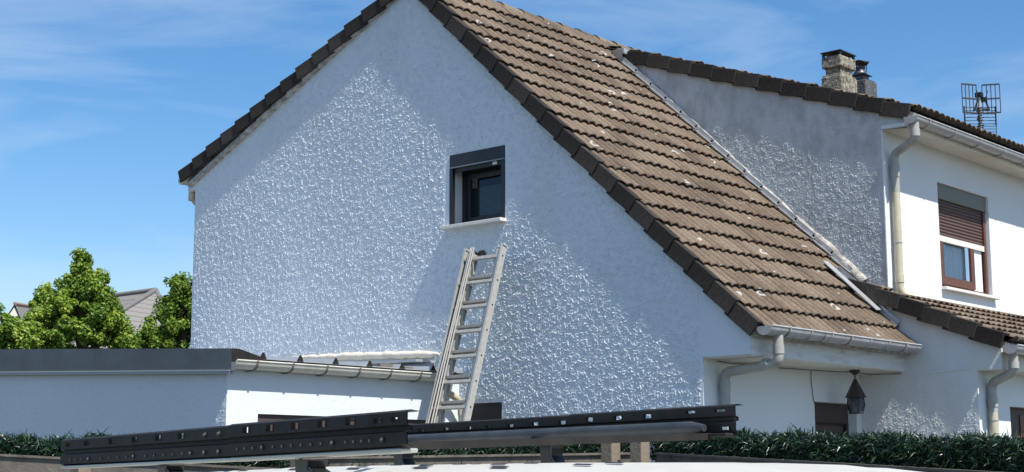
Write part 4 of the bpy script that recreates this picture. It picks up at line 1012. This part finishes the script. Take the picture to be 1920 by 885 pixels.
def tree(label, px, top, dist, lobes, mt, n, seed, leaf=.07):
    """lobes: (pixel x, pixel y of centre, radius m, vertical radius m, depth offset)"""
    rnd = random.Random(seed)
    b = D(px, 880, dist); t = thing('leafy_tree', label, 'tree', (b.x, b.y, -EYE), group='trees beyond the extension')
    zt = (893-top)*dist/2840
    M().tube([(b.x, b.y, -EYE), (b.x+.05, b.y, 0), (b.x, b.y+.05, zt*.55), (b.x, b.y, zt*.93)], [.20, .16, .09, .02], 10).build('trunk', m_bark, t)
    br = M(); mb = M(); clumps = []
    for lx2, ly2, ra, rv, dd in lobes:
        c = D(lx2, 893, dist+dd); c.z = (893-ly2)*(dist+dd)/2840
        st = Vector((b.x, b.y, max(0, c.z-ra*.9))); br.tube([st, (st+c)/2+Vector((0, 0, .1)), c], [.05, .035, .012], 6)
        nc = int(60*ra*rv/.5)+10
        for k in range(nc):
            dr = Vector((rnd.gauss(0, 1), rnd.gauss(0, 1), rnd.gauss(0, 1))).normalized(); q = rnd.uniform(.5, 1.15)
            clumps.append((c+Vector((dr.x*ra*q, dr.y*ra*q, dr.z*rv*q)), rnd.uniform(.06, .16)))
    br.build('branch', m_bark, t)
    per = n//len(clumps)
    for c, cr_ in clumps:
        ct = rnd.uniform(-.22, .22)
        for k in range(per):
            dr = Vector((rnd.gauss(0, 1), rnd.gauss(0, 1), rnd.gauss(0, .8))); dr = dr.normalized()*rnd.random()**.4*cr_
            p = c+dr; nn = (dr.normalized()+Vector((rnd.gauss(0, .5), rnd.gauss(0, .5), rnd.gauss(.5, .5)))).normalized()
            a = nn.orthogonal().normalized(); a.rotate(Matrix.Rotation(rnd.uniform(0, 6.28), 3, nn)); bb = nn.cross(a); s = leaf*rnd.uniform(.6, 1.2)
            tn = min(1, max(0, .5+ct+rnd.gauss(0, .22)))
            mb.add([p-a*s*.5, p+bb*s*.32+nn*.006, p+a*s*.5-nn*s*.12, p-bb*s*.32+nn*.006], [(0, 1, 2, 3)], False, tn)
    mb.build('crown', mt, t, tintattr=True)
tree('lime green pointed tree, the taller one, at the left edge beyond the extension', 140, 483, 26, [(140, 506, .12, .22, 0), (143, 530, .24, .26, 0), (125, 548, .22, .22, .1), (160, 550, .24, .26, -.1), (104, 575, .30, .26, .1), (145, 580, .42, .34, 0), (180, 582, .24, .26, .1), (66, 570, .13, .15, .3), (72, 592, .28, .24, .3), (118, 610, .5, .34, -.2), (188, 612, .30, .28, 0), (155, 625, .5, .4, 0), (42, 615, .24, .22, 0), (85, 635, .6, .36, 0), (206, 640, .26, .24, .2), (222, 655, .2, .16, 0), (30, 645, .4, .3, 0)], m_leaf, 46000, 3)
tree('rounder green tree half hidden behind the left end of the gable wall', 335, 522, 27, [(326, 545, .16, .20, 0), (332, 565, .32, .28, 0), (350, 590, .5, .5, 0), (305, 590, .24, .26, .1), (310, 620, .36, .36, .1), (340, 640, .7, .5, 0), (285, 640, .22, .24, 0), (262, 645, .14, .14, 0), (390, 600, .7, .7, .5)], m_leaf2, 26000, 5)
tree('low pale green tree at the left border of the photo', 8, 600, 24, [(2, 642, .28, .24, 0), (-40, 630, .5, .4, 0), (20, 655, .3, .25, 0)], m_leaf, 9000, 8)

# ================================================================== FAR HOUSES
def far_house(label, pts_wall, hgt, roofpts, faces, mt=m_farroof):
    t = thing('distant_house', label, 'house', tuple(Vector((sum(p[0] for p in pts_wall)/len(pts_wall), sum(p[1] for p in pts_wall)/len(pts_wall), -EYE))))
    n = len(pts_wall); mb = M(); vs = [Vector((p[0], p[1], -EYE)) for p in pts_wall]+[Vector((p[0], p[1], hgt)) for p in pts_wall]
    mb.add(vs, [(i, (i+1) % n, n+(i+1) % n, n+i) for i in range(n)]); mb.build('wall', m_farwall, t)
    return t
def rooftex():
    m = bpy.data.materials.new('far_tile_courses'); m.use_nodes = True; nt = m.node_tree; p = nt.nodes['Principled BSDF']; L = nt.links.new
    tc = N(nt, 'ShaderNodeTexCoord'); s = N(nt, 'ShaderNodeSeparateXYZ'); L(tc.outputs['Object'], s.inputs[0])
    a = N(nt, 'ShaderNodeMath', operation='MULTIPLY'); a.inputs[1].default_value = 5.0; L(s.outputs['Z'], a.inputs[0])
    b = N(nt, 'ShaderNodeMath', operation='FRACT'); L(a.outputs[0], b.inputs[0])
    c = N(nt, 'ShaderNodeValToRGB'); c.color_ramp.elements[0].color = (.075, .07, .068, 1); c.color_ramp.elements[1].color = (.20, .185, .17, 1); c.color_ramp.elements[1].position = .22
    L(b.outputs[0], c.inputs[0]); L(c.outputs[0], p.inputs['Base Color']); p.inputs['Roughness'].default_value = .85
    return m
m_fart = rooftex()
def P3(px, py, dist):
    p = D(px, 893, dist); p.z = (893-py)*dist/2840; return p
A_, B_, Cc, Dd = P3(150, 590, 48), P3(283, 553, 50), P3(330, 660, 45), P3(100, 660, 46)
t = far_house('distant grey tiled hip roof showing between the two trees', [P3(60, 700, 47), P3(130, 700, 44), P3(340, 700, 47), P3(300, 700, 58), P3(60, 700, 60)], P3(200, 665, 46).z, 0, 0)
rdg0, rdg1 = P3(120, 578, 55), P3(280, 553, 52)
e0, e1, e2_, e3_ = P3(30, 668, 54), P3(112, 657, 42.5), P3(345, 672, 47), P3(330, 660, 60)
mb = M(); mb.add([rdg0, rdg1, e0, e1, e2_, e3_], [(2, 3, 1, 0), (3, 4, 1), (4, 5, 1), (0, 1, 5, 2)]); mb.build('roof', m_fart, t)
M().tube([rdg0, rdg1], .09, 8).tube([rdg1, e1], .09, 8).tube([rdg1, e2_], .09, 8).build('hip_tiles', m_farroof, t)
t = far_house('distant house at the left border with a grey roof and an orange ridge', [P3(-60, 700, 50), P3(14, 700, 46), P3(60, 700, 56), P3(-40, 700, 60)], P3(0, 640, 48).z, 0, 0)
mb = M(); a, b = P3(12, 585, 47), P3(52, 590, 57)
mb.add([a, b, P3(-40, 668, 46), P3(-20, 660, 58), P3(40, 645, 45), P3(75, 640, 56)], [(0, 2, 3, 1), (0, 1, 5, 4)]); mb.build('roof', m_fart, t)
mb = M(); mb.add([P3(-38, 668, 46.05), P3(12, 590, 47.05), P3(38, 645, 45.05), P3(30, 700, 45.05), P3(-38, 700, 46.05)], [(0, 1, 2, 3, 4)]); mb.build('gable', m_farwall, t)
M().tube([a, b], .055, 8).build('ridge', m_ridgeo, t)
